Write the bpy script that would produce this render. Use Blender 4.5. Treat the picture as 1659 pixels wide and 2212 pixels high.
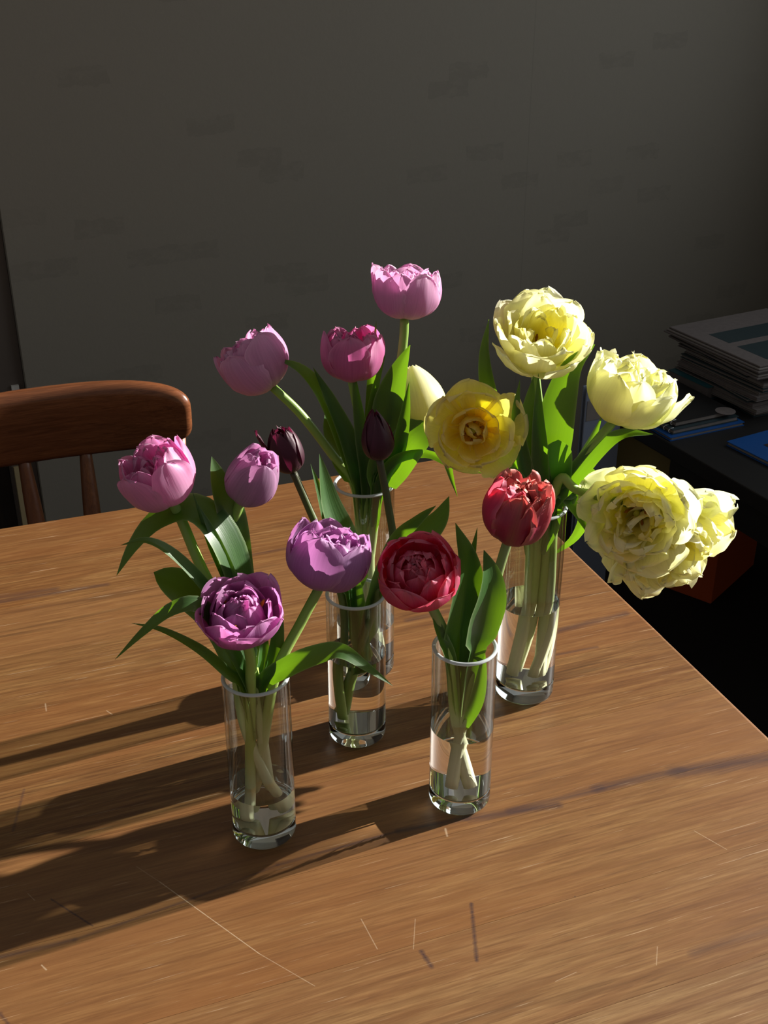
import bpy, bmesh, math, random
from math import sin, cos, pi, radians, sqrt, atan2
from mathutils import Vector, Matrix, noise

for o in list(bpy.data.objects):
    bpy.data.objects.remove(o)
scene = bpy.context.scene
C = scene.collection

# ------------------------------------------------------------------ camera
TOP = 0.75                      # height of the dining table top
CAMH = 0.855                    # camera above the table top
FPX = 2560.0                    # focal length in pixels of a 1659 x 2212 frame
PITCH, YAW = radians(27.47), radians(20.32)
CAM = Vector((0, 0, TOP + CAMH))
FH = Vector((sin(YAW), cos(YAW), 0))
RT = Vector((cos(YAW), -sin(YAW), 0))
FWD = FH * cos(PITCH) + Vector((0, 0, -sin(PITCH)))
UPV = RT.cross(FWD)
cam = bpy.data.cameras.new('camera')
camo = bpy.data.objects.new('camera', cam)
C.objects.link(camo)
cam.sensor_fit = 'VERTICAL'
cam.sensor_height = 36.0
cam.lens = FPX / 2212 * 36.0
cam.clip_start = 0.02
camo.matrix_world = Matrix((
    (RT.x, UPV.x, -FWD.x, CAM.x), (RT.y, UPV.y, -FWD.y, CAM.y),
    (RT.z, UPV.z, -FWD.z, CAM.z), (0, 0, 0, 1)))
scene.camera = camo

# ------------------------------------------------------------------ light
SUN_EL, SUN_AZ = radians(19.0), radians(85.95)   # azimuth from +Y towards +X
SUNV = Vector((sin(SUN_AZ) * cos(SUN_EL), cos(SUN_AZ) * cos(SUN_EL), sin(SUN_EL)))
world = bpy.data.worlds.new('room_light')
scene.world = world
world.use_nodes = True
bg = world.node_tree.nodes['Background']
bg.inputs[0].default_value = (1.0, 0.985, 0.96, 1)
bg.inputs[1].default_value = 0.19
sun = bpy.data.lights.new('sun', 'SUN')
sun.energy = 13.5
sun.angle = radians(0.53)
sun.color = (1.0, 0.955, 0.88)
suno = bpy.data.objects.new('sun', sun)
C.objects.link(suno)
suno.rotation_euler = (-SUNV).to_track_quat('-Z', 'Y').to_euler()
suno.location = (4, 2, 4)
try:
    sun.cycles.is_caustics_light = True
except Exception:
    pass
RW, SILL, WTOP, WN, WF = 2.30, 1.23, 2.20, -0.30, 2.26   # window wall and its opening
day = bpy.data.lights.new('window_daylight', 'AREA')
day.shape = 'RECTANGLE'
day.size, day.size_y = WF - WN - 0.1, WTOP - SILL - 0.06
day.energy = 13.0
day.color = (0.84, 0.92, 1.0)
dayo = bpy.data.objects.new('window_daylight', day)
C.objects.link(dayo)
dayo.location = (RW + 0.10, (WN + WF) / 2, (SILL + WTOP) / 2)
dayo.rotation_euler = (0, radians(90), 0)
day.size, day.size_y = day.size_y, day.size
vs = scene.view_settings
vs.view_transform = 'Standard'
vs.look = 'None'
vs.exposure = 0.0
vs.gamma = 1.0
vs.use_curve_mapping = False
cy = scene.cycles
cy.max_bounces = 14
cy.transparent_max_bounces = 24
cy.transmission_bounces = 12
cy.glossy_bounces = 5
cy.diffuse_bounces = 6
cy.sample_clamp_indirect = 4.0
cy.blur_glossy = 0.6

# ------------------------------------------------------------------ helpers
rnd = random.Random(7)


def ray(px, py):
    return FWD + RT * ((px - 829.5) / FPX) - UPV * ((py - 1106) / FPX)


def on_z(px, py, z):
    r = ray(px, py)
    return CAM + r * ((z - CAM.z) / r.z)


def on_y(px, py, y):
    r = ray(px, py)
    return CAM + r * (y / r.y)


def near(base, px, py, w=0.0):
    """point seen at a pixel, on the upright plane w metres behind a vase's axis"""
    r = ray(px, py)
    c = FH.dot(base - CAM) + w
    return CAM + r * (c / FH.dot(r))


def link(name, me, mat, parent=None, smooth=True):
    o = bpy.data.objects.new(name, me)
    C.objects.link(o)
    if mat is not None:
        me.materials.append(mat)
    if smooth:
        for p in me.polygons:
            p.use_smooth = True
        if smooth == 'sharp':
            me.set_sharp_from_angle(angle=radians(35))
    if parent is not None:
        o.parent = parent
        o.matrix_parent_inverse = Matrix.Translation(-parent.location)
    return o


def obj(name, bm, mat, parent=None, smooth=False):
    me = bpy.data.meshes.new(name)
    bm.normal_update()
    bm.to_mesh(me)
    bm.free()
    return link(name, me, mat, parent, smooth)


def tag(o, label, cat, group=None):
    o['label'] = label
    o['category'] = cat
    if group:
        o['group'] = group
    return o


def thing(name, label, cat, loc, group=None):
    o = bpy.data.objects.new(name, None)
    o.empty_display_size = 0.05
    C.objects.link(o)
    o.location = loc
    return tag(o, label, cat, group)


def struct(o):
    o['kind'] = 'structure'
    return o


def box_bm(x0, x1, y0, y1, z0, z1, bevel=0.0, seg=2, bm=None, M=None):
    own = bmesh.new()
    vs_ = [own.verts.new((x, y, z)) for z in (z0, z1) for y in (y0, y1) for x in (x0, x1)]
    for f in ((0, 2, 3, 1), (4, 5, 7, 6), (0, 1, 5, 4), (2, 6, 7, 3), (0, 4, 6, 2), (1, 3, 7, 5)):
        own.faces.new([vs_[i] for i in f])
    if bevel:
        bmesh.ops.bevel(own, geom=own.edges[:], offset=bevel, segments=seg, profile=0.5, affect='EDGES')
    if M is not None:
        own.transform(M)
    if bm is None:
        return own
    me = bpy.data.meshes.new('tmp')
    own.to_mesh(me)
    own.free()
    bm.from_mesh(me)
    bpy.data.meshes.remove(me)
    return bm


def lathe_bm(profile, n=64, loc=(0, 0, 0)):
    """revolve (r, z) points; points with r = 0 close the ends"""
    bm = bmesh.new()
    loc = Vector(loc)
    rings = []
    for r, z in profile:
        if r <= 1e-6:
            rings.append([bm.verts.new(loc + Vector((0, 0, z)))])
        else:
            rings.append([bm.verts.new(loc + Vector((r * cos(2 * pi * i / n), r * sin(2 * pi * i / n), z))) for i in range(n)])
    for a, b in zip(rings, rings[1:]):
        for i in range(n):
            j = (i + 1) % n
            if len(a) == 1 and len(b) == 1:
                continue
            if len(a) == 1:
                bm.faces.new((a[0], b[j], b[i]))
            elif len(b) == 1:
                bm.faces.new((a[i], a[j], b[0]))
            else:
                bm.faces.new((a[i], a[j], b[j], b[i]))
    bmesh.ops.recalc_face_normals(bm, faces=bm.faces[:])
    return bm


def spline(pts, n):
    """Catmull-Rom through points, n samples"""
    P = [Vector(p) for p in pts]
    P = [P[0] * 2 - P[1]] + P + [P[-1] * 2 - P[-2]]
    segs = len(P) - 3
    out = []
    for k in range(n):
        t = k / (n - 1) * segs
        i = min(int(t), segs - 1)
        t -= i
        a, b, c, d = P[i:i + 4]
        out.append(0.5 * ((2 * b) + (c - a) * t + (2 * a - 5 * b + 4 * c - d) * t * t + (3 * b - a - 3 * c + d) * t ** 3))
    return out


def tube(name, pts, radii, mat, parent, nseg=10, cap=True):
    """tube along points; uv.y runs 0..1 along it"""
    n = len(pts)
    verts, faces, uvs = [], [], []
    T0 = (pts[1] - pts[0]).normalized()
    A = T0.orthogonal().normalized()
    for i, p in enumerate(pts):
        T = (pts[min(i + 1, n - 1)] - pts[max(i - 1, 0)]).normalized()
        A = (A - T * A.dot(T)).normalized()
        B = T.cross(A)
        r = radii[i] if hasattr(radii, '__len__') else radii
        for k in range(nseg):
            a = 2 * pi * k / nseg
            verts.append(p + (A * cos(a) + B * sin(a)) * r)
    for i in range(n - 1):
        for k in range(nseg):
            k2 = (k + 1) % nseg
            faces.append((i * nseg + k, i * nseg + k2, (i + 1) * nseg + k2, (i + 1) * nseg + k))
            uvs += [(k / nseg, i / (n - 1)), ((k + 1) / nseg, i / (n - 1)), ((k + 1) / nseg, (i + 1) / (n - 1)), (k / nseg, (i + 1) / (n - 1))]
    if cap:
        faces.append(tuple(range(nseg - 1, -1, -1)))
        uvs += [(0.5, 0)] * nseg
        faces.append(tuple((n - 1) * nseg + k for k in range(nseg)))
        uvs += [(0.5, 1)] * nseg
    me = bpy.data.meshes.new(name)
    me.from_pydata(verts, [], faces)
    uv = me.uv_layers.new(name='UVMap')
    for i, c in enumerate(uvs):
        uv.data[i].uv = c
    return link(name, me, mat, parent)


# ------------------------------------------------------------------ materials
class NT:
    """tiny node-tree writer"""
    def __init__(self, name):
        self.m = bpy.data.materials.new(name)
        self.m.use_nodes = True
        self.t = self.m.node_tree
        self.t.nodes.clear()
        self.out = self.n('ShaderNodeOutputMaterial')

    def n(self, typ, **kw):
        nd = self.t.nodes.new(typ)
        for k, v in kw.items():
            setattr(nd, k, v)
        return nd

    def set(self, sock, v):
        if isinstance(v, bpy.types.NodeSocket):
            self.t.links.new(v, sock)
        elif v is not None:
            if hasattr(sock.default_value, '__len__') and not hasattr(v, '__len__'):
                v = (v,) * len(sock.default_value)
            if hasattr(v, '__len__') and len(v) == 3 and len(sock.default_value) == 4:
                v = (*v, 1)
            sock.default_value = v

    def math(self, op, a, b=None, c=None, clamp=False):
        nd = self.n('ShaderNodeMath', operation=op, use_clamp=clamp)
        self.set(nd.inputs[0], a)
        if b is not None:
            self.set(nd.inputs[1], b)
        if c is not None:
            self.set(nd.inputs[2], c)
        return nd.outputs[0]

    def mix(self, f, a, b, blend='MIX'):
        nd = self.n('ShaderNodeMix', data_type='RGBA', blend_type=blend)
        nd.clamp_factor = True
        self.set(nd.inputs[0], f)
        self.set(nd.inputs[6], a)
        self.set(nd.inputs[7], b)
        return nd.outputs[2]

    def ramp(self, f, stops, interp='LINEAR'):
        nd = self.n('ShaderNodeValToRGB')
        nd.color_ramp.interpolation = interp
        els = nd.color_ramp.elements
        while len(els) < len(stops):
            els.new(0.5)
        for e, (p, c) in zip(els, stops):
            e.position = p
            e.color = (*c, 1) if hasattr(c, '__len__') else (c, c, c, 1)
        self.set(nd.inputs[0], f)
        return nd.outputs[0]

    def mapping(self, vec, scale=(1, 1, 1), loc=(0, 0, 0), rot=(0, 0, 0)):
        nd = self.n('ShaderNodeMapping')
        self.set(nd.inputs[0], vec)
        nd.inputs[1].default_value = loc
        nd.inputs[2].default_value = rot
        nd.inputs[3].default_value = scale
        return nd.outputs[0]

    def noise(self, vec, scale, detail=3, rough=0.5, dist=0.0):
        nd = self.n('ShaderNodeTexNoise')
        self.set(nd.inputs['Vector'], vec)
        nd.inputs['Scale'].default_value = scale
        nd.inputs['Detail'].default_value = detail
        nd.inputs['Roughness'].default_value = rough
        nd.inputs['Distortion'].default_value = dist
        return nd.outputs['Fac']

    def bump(self, h, strength=0.3, dist=0.002):
        nd = self.n('ShaderNodeBump')
        nd.inputs['Strength'].default_value = strength
        nd.inputs['Distance'].default_value = dist
        self.set(nd.inputs['Height'], h)
        return nd.outputs[0]

    def pbsdf(self, col, rough=0.5, spec=0.5, normal=None, coat=0.0, metal=0.0):
        nd = self.n('ShaderNodeBsdfPrincipled')
        self.set(nd.inputs['Base Color'], col)
        self.set(nd.inputs['Roughness'], rough)
        self.set(nd.inputs['Specular IOR Level'], spec)
        self.set(nd.inputs['Metallic'], metal)
        self.set(nd.inputs['Coat Weight'], coat)
        if normal is not None:
            self.set(nd.inputs['Normal'], normal)
        return nd.outputs[0]

    def mixsh(self, f, a, b):
        nd = self.n('ShaderNodeMixShader')
        self.set(nd.inputs[0], f)
        self.t.links.new(a, nd.inputs[1])
        self.t.links.new(b, nd.inputs[2])
        return nd.outputs[0]

    def done(self, sh):
        self.t.links.new(sh, self.out.inputs[0])
        return self.m


def srgb(r, g, b):
    f = lambda c: (c / 255 / 12.92) if c / 255 <= 0.04045 else ((c / 255 + 0.055) / 1.055) ** 2.4
    return (f(r), f(g), f(b))


def plain(name, col, rough=0.6, spec=0.4, vary=0.12, scale=30, bump=0.0):
    t = NT(name)
    tc = t.n('ShaderNodeTexCoord').outputs['Object']
    nz = t.noise(tc, scale, 4)
    c = t.mix(t.math('MULTIPLY', nz, vary * 2), col, tuple(x * 0.45 for x in col))
    nm = t.bump(nz, bump, 0.002) if bump else None
    return t.done(t.pbsdf(c, rough, spec, nm))


def petal_mat(name, base, mid, tip, edge, trans, tl=0.48, flame=None, vein=0.25):
    """uv.y from base to tip, uv.x across"""
    t = NT(name)
    uv = t.n('ShaderNodeUVMap').outputs[0]
    sep = t.n('ShaderNodeSeparateXYZ')
    t.set(sep.inputs[0], uv)
    x, y = sep.outputs[0], sep.outputs[1]
    info = t.n('ShaderNodeObjectInfo').outputs['Random']
    off = t.n('ShaderNodeCombineXYZ')
    t.set(off.inputs[2], t.math('MULTIPLY', info, 37.0))
    add = t.n('ShaderNodeVectorMath', operation='ADD')
    t.set(add.inputs[0], uv)
    t.set(add.inputs[1], off.outputs[0])
    v = t.mapping(add.outputs[0], (34, 1.6, 1))
    nv = t.noise(v, 1.0, 3, 0.6)
    soft = t.noise(t.mapping(add.outputs[0], (3.0, 3.0, 1)), 1.0, 2)
    col = t.ramp(y, [(0.0, base), (0.16, tuple(0.6 * a + 0.4 * b for a, b in zip(base, mid))), (0.36, mid), (1.0, tip)])
    ax = t.math('ABSOLUTE', t.math('SUBTRACT', t.math('MULTIPLY', x, 2), 1))
    e = t.math('MULTIPLY', t.math('POWER', ax, 5.0), t.math('MULTIPLY', y, 0.8))
    e2 = t.math('MAXIMUM', e, t.math('MULTIPLY', t.math('POWER', y, 9.0), 0.8))
    col = t.mix(e2, col, edge)
    if flame is not None:
        band = t.math('SUBTRACT', 1.0, t.math('MULTIPLY', ax, 3.2), clamp=True)
        band = t.math('MULTIPLY', band, t.math('SUBTRACT', 1.15, y, clamp=True))
        band = t.math('MULTIPLY', band, t.ramp(nv, [(0.3, 0.25), (0.7, 1.0)]))
        col = t.mix(t.math('MULTIPLY', band, 0.9), col, flame)
    dk = t.ramp(nv, [(0.25, 1 - vein), (0.75, 1 + vein * 0.4)])
    col = t.mix(1.0, col, dk, 'MULTIPLY')
    col = t.mix(t.math('MULTIPLY', soft, 0.25), col, tuple(0.75 * c for c in mid))
    nm = t.bump(nv, 0.18, 0.0008)
    p = t.pbsdf(col, 0.48, 0.35, nm)
    tr = t.n('ShaderNodeBsdfTranslucent')
    tcol = t.mix(0.6, col, trans)
    t.set(tr.inputs[0], tcol)
    return t.done(t.mixsh(tl, p, tr.outputs[0]))


def leaf_mat(name, dark, light, trans):
    t = NT(name)
    uv = t.n('ShaderNodeUVMap').outputs[0]
    sep = t.n('ShaderNodeSeparateXYZ')
    t.set(sep.inputs[0], uv)
    x, y = sep.outputs[0], sep.outputs[1]
    info = t.n('ShaderNodeObjectInfo').outputs['Random']
    off = t.n('ShaderNodeCombineXYZ')
    t.set(off.inputs[2], t.math('MULTIPLY', info, 53.0))
    add = t.n('ShaderNodeVectorMath', operation='ADD')
    t.set(add.inputs[0], uv)
    t.set(add.inputs[1], off.outputs[0])
    nv = t.noise(t.mapping(add.outputs[0], (46, 0.9, 1)), 1.0, 3, 0.6)
    big = t.noise(t.mapping(add.outputs[0], (2.5, 2.5, 1)), 1.0, 2)
    col = t.mix(t.ramp(nv, [(0.3, 0.0), (0.72, 1.0)]), dark, light)
    col = t.mix(t.math('MULTIPLY', big, 0.5), col, tuple(0.6 * c for c in dark))
    pale = t.math('SUBTRACT', 1.0, t.math('MULTIPLY', y, 5.0), clamp=True)
    col = t.mix(t.math('MULTIPLY', pale, 0.8), col, (0.36, 0.46, 0.16))
    ax = t.math('ABSOLUTE', t.math('SUBTRACT', t.math('MULTIPLY', x, 2), 1))
    col = t.mix(t.math('MULTIPLY', t.math('POWER', ax, 14.0), 0.5), col, (0.4, 0.5, 0.25))
    nm = t.bump(nv, 0.25, 0.001)
    p = t.pbsdf(col, 0.40, 0.5, nm)
    tr = t.n('ShaderNodeBsdfTranslucent')
    t.set(tr.inputs[0], t.mix(t.ramp(nv, [(0.3, 0.0), (0.75, 0.35)]), trans, tuple(0.55 * c for c in trans)))
    return t.done(t.mixsh(0.36, p, tr.outputs[0]))


def stem_mat(name, low, mid, top, tl=0.2):
    t = NT(name)
    uv = t.n('ShaderNodeUVMap').outputs[0]
    sep = t.n('ShaderNodeSeparateXYZ')
    t.set(sep.inputs[0], uv)
    nv = t.noise(t.mapping(uv, (20, 2.5, 1)), 1.0, 3)
    col = t.ramp(sep.outputs[1], [(0.0, low), (0.08, low), (0.30, mid), (1.0, top)])
    col = t.mix(t.math('MULTIPLY', nv, 0.28), col, tuple(0.7 * c for c in mid))
    p = t.pbsdf(col, 0.42, 0.45, t.bump(nv, 0.15, 0.001))
    tr = t.n('ShaderNodeBsdfTranslucent')
    t.set(tr.inputs[0], col)
    return t.done(t.mixsh(tl, p, tr.outputs[0]))


def glass_wall_mat():
    """thin clear wall: passes light straight on, mirrors more at grazing angles"""
    t = NT('clear_glass_wall')
    lw = t.n('ShaderNodeLayerWeight')
    lw.inputs[0].default_value = 0.5
    k = t.math('POWER', lw.outputs['Facing'], 4.0)
    fac = t.math('ADD', 0.05, t.math('MULTIPLY', k, 0.75), clamp=True)
    tr = t.n('ShaderNodeBsdfTransparent')
    t.set(tr.inputs[0], t.mix(k, (0.905, 0.918, 0.905), (0.62, 0.68, 0.68)))
    gl = t.n('ShaderNodeBsdfGlossy')
    gl.inputs['Roughness'].default_value = 0.03
    return t.done(t.mixsh(fac, tr.outputs[0], gl.outputs[0]))


def refr_mat(name, ior, col=(1, 1, 1), rough=0.0):
    t = NT(name)
    g = t.n('ShaderNodeBsdfGlass')
    t.set(g.inputs['Color'], col)
    g.inputs['Roughness'].default_value = rough
    g.inputs['IOR'].default_value = ior
    return t.done(g.outputs[0])


def wood_mat(name, pale, mid, dark, along=(1, 0), scale=1.0, rough=0.36, marks=(), scratches=(), streak=0.6, ends=False):
    """grain along object X (along=(1,0)) or Z (along=(0,1))"""
    t = NT(name)
    tc = t.n('ShaderNodeTexCoord').outputs['Object']
    info = t.n('ShaderNodeObjectInfo').outputs['Random']
    off = t.n('ShaderNodeCombineXYZ')
    t.set(off.inputs[0], t.math('MULTIPLY', info, 9.0))
    t.set(off.inputs[2], t.math('MULTIPLY', info, 23.0))
    add = t.n('ShaderNodeVectorMath', operation='ADD')
    t.set(add.inputs[0], tc)
    t.set(add.inputs[1], off.outputs[0])
    v = add.outputs[0]
    a = (1, 12, 12) if along == (1, 0) else (12, 12, 1)
    s = lambda f: tuple(x * f * scale for x in a)
    wob = t.noise(t.mapping(v, s(1.6)), 1.0, 3, 0.55)
    bands = t.noise(t.mapping(v, s(2.2)), 1.6, 6, 0.66, 1.5)
    fine = t.noise(t.mapping(v, s(9.0)), 2.0, 4, 0.7)
    b2 = (1, 34, 34) if along == (1, 0) else (34, 34, 1)
    pores = t.noise(t.mapping(v, tuple(x * 14 * scale for x in b2)), 1.0, 2, 0.6)
    col = t.ramp(bands, [(0.28, dark), (0.45, mid), (0.66, pale), (0.9, tuple(1.08 * c for c in pale))])
    col = t.mix(t.ramp(fine, [(0.35, 0.55), (0.65, 0.0)]), col, tuple(0.62 * c for c in mid))
    col = t.mix(t.ramp(pores, [(0.30, 0.55), (0.46, 0.0)]), col, tuple(0.5 * c for c in dark))
    f1 = (13, 360, 360) if along == (1, 0) else (360, 360, 13)
    fib = t.noise(t.mapping(v, f1), 1.0, 3, 0.65)
    col = t.mix(t.ramp(fib, [(0.34, 0.55), (0.55, 0.0)]), col, tuple(0.55 * c for c in mid))
    col = t.mix(t.ramp(fib, [(0.55, 0.0), (0.75, 0.35)]), col, tuple(1.25 * c for c in pale))
    f2 = (26, 620, 620) if along == (1, 0) else (620, 620, 26)
    dash = t.noise(t.mapping(v, f2), 1.0, 2, 0.6)
    col = t.mix(t.ramp(dash, [(0.26, 0.7), (0.36, 0.0)]), col, tuple(0.45 * c for c in dark))
    blotch = t.noise(t.mapping(v, tuple(x * 1.0 for x in ((2.2, 6, 6) if along == (1, 0) else (6, 6, 2.2)))), 1.0, 3)
    col = t.mix(t.ramp(blotch, [(0.42, 0.0), (0.72, 0.5)]), col, tuple(c * k for c, k in zip(mid, (1.02, 0.80, 0.62))))
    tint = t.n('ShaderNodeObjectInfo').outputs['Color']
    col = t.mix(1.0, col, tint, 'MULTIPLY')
    # dark mineral streaks
    st = t.noise(t.mapping(v, tuple(x * 0.55 * scale for x in ((1, 22, 22) if along == (1, 0) else (22, 22, 1)))), 1.5, 4, 0.6, 1.2)
    col = t.mix(t.ramp(st, [(0.615, 0.0), (0.665, streak), (0.72, streak * 0.6)]), col, tuple(0.30 * c for c in dark))
    g2 = (4.5, 120, 120) if along == (1, 0) else (120, 120, 4.5)
    gs = t.noise(t.mapping(v, g2), 1.0, 5, 0.65, 0.6)
    gm = t.noise(t.mapping(v, (1.6, 9, 9) if along == (1, 0) else (9, 9, 1.6)), 1.0, 2)
    gf = t.math('MULTIPLY', t.ramp(gs, [(0.52, 0.0), (0.66, 0.75)]), t.ramp(gm, [(0.38, 0.15), (0.62, 1.0)]))
    col = t.mix(gf, col, tuple(c * k for c, k in zip(dark, (0.72, 0.58, 0.52))))
    # board to board
    col = t.mix(t.math('MULTIPLY', t.math('FRACT', t.math('MULTIPLY', info, 7.3)), 0.20), col, tuple(c * k for c, k in zip(pale, (0.86, 0.90, 0.98))))
    col = t.mix(t.math('MULTIPLY', info, 0.28), col, tuple(c * k for c, k in zip(mid, (0.98, 0.80, 0.66))))
    sep = t.n('ShaderNodeSeparateXYZ')
    t.set(sep.inputs[0], tc)

    grain = t.noise(t.mapping(tc, (16, 260, 1)), 1.0, 4, 0.7)

    def seg(p, q, wid):
        # 1 on the segment p-q, fading over wid
        dx, dy = q[0] - p[0], q[1] - p[1]
        L2 = dx * dx + dy * dy
        rx = t.math('SUBTRACT', sep.outputs[0], p[0])
        ry = t.math('SUBTRACT', sep.outputs[1], p[1])
        h = t.math('DIVIDE', t.math('ADD', t.math('MULTIPLY', rx, dx), t.math('MULTIPLY', ry, dy)), L2, clamp=True)
        ex = t.math('SUBTRACT', rx, t.math('MULTIPLY', h, dx))
        ey = t.math('SUBTRACT', ry, t.math('MULTIPLY', h, dy))
        d = t.math('SQRT', t.math('ADD', t.math('MULTIPLY', ex, ex), t.math('MULTIPLY', ey, ey)))
        w = t.math('MULTIPLY', wid, t.math('ADD', 0.2, t.math('MULTIPLY', grain, 1.8)))
        return t.math('SUBTRACT', 1.0, t.math('DIVIDE', d, w), clamp=True)
    for p, q, wid, k in marks:
        col = t.mix(t.math('MULTIPLY', t.math('POWER', seg(p, q, wid), 0.7), t.math('MULTIPLY', min(1.0, k * 1.45), t.ramp(fib, [(0.35, 1.0), (0.66, 0.55)]))), col, (0.050, 0.026, 0.024))
    for p, q, wid, k in scratches:
        col = t.mix(t.math('MULTIPLY', seg(p, q, wid), k * 0.6), col, (0.72, 0.58, 0.40))
    if marks:
        spot = t.n('ShaderNodeTexVoronoi')
        t.set(spot.inputs['Vector'], t.mapping(tc, (1, 1, 1)))
        spot.inputs['Scale'].default_value = 34
        rr = t.n('ShaderNodeSeparateColor')
        t.set(rr.inputs[0], spot.outputs['Color'])
        few = t.math('GREATER_THAN', rr.outputs[0], 0.80)
        rad = t.math('MULTIPLY', rr.outputs[1], 0.055)
        dot = t.math('MULTIPLY', few, t.math('LESS_THAN', spot.outputs['Distance'], rad))
        col = t.mix(t.math('MULTIPLY', dot, 0.6), col, (0.05, 0.03, 0.02))
        # many hair-fine scratches in all directions
        for ang, sc in ((0.5, 1.0), (1.9, 1.3), (2.6, 0.8)):
            sv = t.mapping(tc, (11.0 * sc, 460 * sc, 1), (ang * 3, ang, 0), (0, 0, ang))
            ns = t.noise(sv, 1.0, 2, 0.5)
            col = t.mix(t.ramp(ns, [(0.72, 0.0), (0.76, 0.32)]), col, (0.62, 0.47, 0.31))
    nm = t.bump(t.math('ADD', fib, t.math('MULTIPLY', dash, 0.6)), 0.10, 0.0008)
    rg = t.math('ADD', rough, t.math('MULTIPLY', fine, 0.14))
    return t.done(t.pbsdf(col, rg, 0.45, nm))


def wall_mat():
    t = NT('grey_wallpaper')
    tc = t.n('ShaderNodeTexCoord').outputs['Object']
    base = srgb(132, 126, 114)
    big = t.noise(t.mapping(tc, (1.2, 1, 1.2)), 1.0, 4)
    fine = t.noise(t.mapping(tc, (60, 1, 60)), 1.0, 3, 0.7)
    # scattered brush-dabbed oblong patches
    br = t.n('ShaderNodeTexBrick')
    wv = t.n('ShaderNodeVectorMath', operation='ADD')
    t.set(wv.inputs[0], t.mapping(tc, (1, 1, 1), (0, 0, 0), (radians(90), 0, 0)))
    nd = t.n('ShaderNodeTexNoise')
    t.set(nd.inputs['Vector'], tc)
    nd.inputs['Scale'].default_value = 40
    sc = t.n('ShaderNodeVectorMath', operation='SCALE')
    t.set(sc.inputs[0], nd.outputs['Color'])
    sc.inputs['Scale'].default_value = 0.02
    t.set(wv.inputs[1], sc.outputs[0])
    t.set(br.inputs['Vector'], wv.outputs[0])
    br.inputs['Color1'].default_value = (0, 0, 0, 1)
    br.inputs['Color2'].default_value = (1, 1, 1, 1)
    br.inputs['Mortar'].default_value = (0, 0, 0, 1)
    br.inputs['Scale'].default_value = 1.0
    br.inputs['Mortar Size'].default_value = 0.0
    br.inputs['Brick Width'].default_value = 0.105
    br.inputs['Row Height'].default_value = 0.038
    patch = t.ramp(br.outputs['Color'], [(0.91, 0.0), (0.94, 1.0)])
    patch = t.math('MULTIPLY', patch, t.ramp(t.noise(t.mapping(tc, (30, 1, 60)), 1.0, 3, 0.7), [(0.36, 0.15), (0.55, 1.0)]))
    col = t.mix(t.math('MULTIPLY', big, 0.35), base, tuple(c * 0.82 for c in base))
    col = t.mix(t.math('MULTIPLY', fine, 0.25), col, tuple(c * 0.8 for c in base))
    col = t.mix(t.math('MULTIPLY', patch, 0.26), col, tuple(c * 0.62 for c in base))
    # a paper seam, a fine upright line where two strips meet
    r_ = ray(1142, 300)
    wn = Vector((-sin(radians(6.2)), cos(radians(6.2)), 0))
    wx = Vector((cos(radians(6.2)), sin(radians(6.2)), 0))
    w0 = on_y(60.6, 856.5, 2.55)
    hit = CAM + r_ * (wn.dot(w0 - CAM) / wn.dot(r_))
    sp_ = t.n('ShaderNodeSeparateXYZ')
    t.set(sp_.inputs[0], tc)
    u_ = t.math('ADD', t.math('MULTIPLY', sp_.outputs[0], wx.x), t.math('MULTIPLY', sp_.outputs[1], wx.y))
    d_ = t.math('ABSOLUTE', t.math('SUBTRACT', u_, hit.dot(wx)))
    col = t.mix(t.math('MULTIPLY', t.math('SUBTRACT', 1.0, t.math('DIVIDE', d_, 0.0022), clamp=True), 0.35), col, tuple(c * 0.6 for c in base))
    return t.done(t.pbsdf(col, 0.8, 0.2, t.bump(fine, 0.25, 0.002)))


M = {}
M['wall'] = wall_mat()
M['carpet'] = plain('dark_carpet', srgb(44, 40, 38), 0.95, 0.1, 0.5, 400)
M['white_paint'] = plain('white_paint', srgb(200, 196, 188), 0.5, 0.4)
M['cream_paint'] = plain('cream_paint', srgb(168, 150, 112), 0.6, 0.3)
M['door'] = wood_mat('dark_door_wood', srgb(50, 38, 30), srgb(40, 29, 23), srgb(26, 19, 15), (0, 1), 1.0, 0.5, streak=0.2)
M['jamb'] = plain('brown_grey_jamb', srgb(92, 82, 74), 0.6)

# ------------------------------------------------------------------ the room
WA = radians(6.2)                              # the back wall turns a little from the table
WX, WY = Vector((cos(WA), sin(WA), 0)), Vector((-sin(WA), cos(WA), 0))
W0 = on_y(60.6, 856.5, 2.55)
W0.z = 0                                       # foot of the wall's left corner


def wall_box(name, a, b, depth, z0, z1, mat, parent=None):
    """box whose front face runs a..b along the back wall's direction"""
    bm = bmesh.new()
    p = [a, b, b + WY * depth, a + WY * depth]
    lo = [bm.verts.new((q.x, q.y, z0)) for q in p]
    hi = [bm.verts.new((q.x, q.y, z1)) for q in p]
    bm.faces.new(lo[::-1])
    bm.faces.new(hi)
    for i in range(4):
        j = (i + 1) % 4
        bm.faces.new((lo[i], lo[j], hi[j], hi[i]))
    return obj(name, bm, mat, parent)


struct(obj('floor', box_bm(-2.2, RW, -0.6, 3.6, -0.06, 0.0), M['carpet']))
wb = struct(wall_box('wall_back', W0, W0 + WX * 2.25, 0.12, 0, 2.6, M['wall']))
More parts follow.
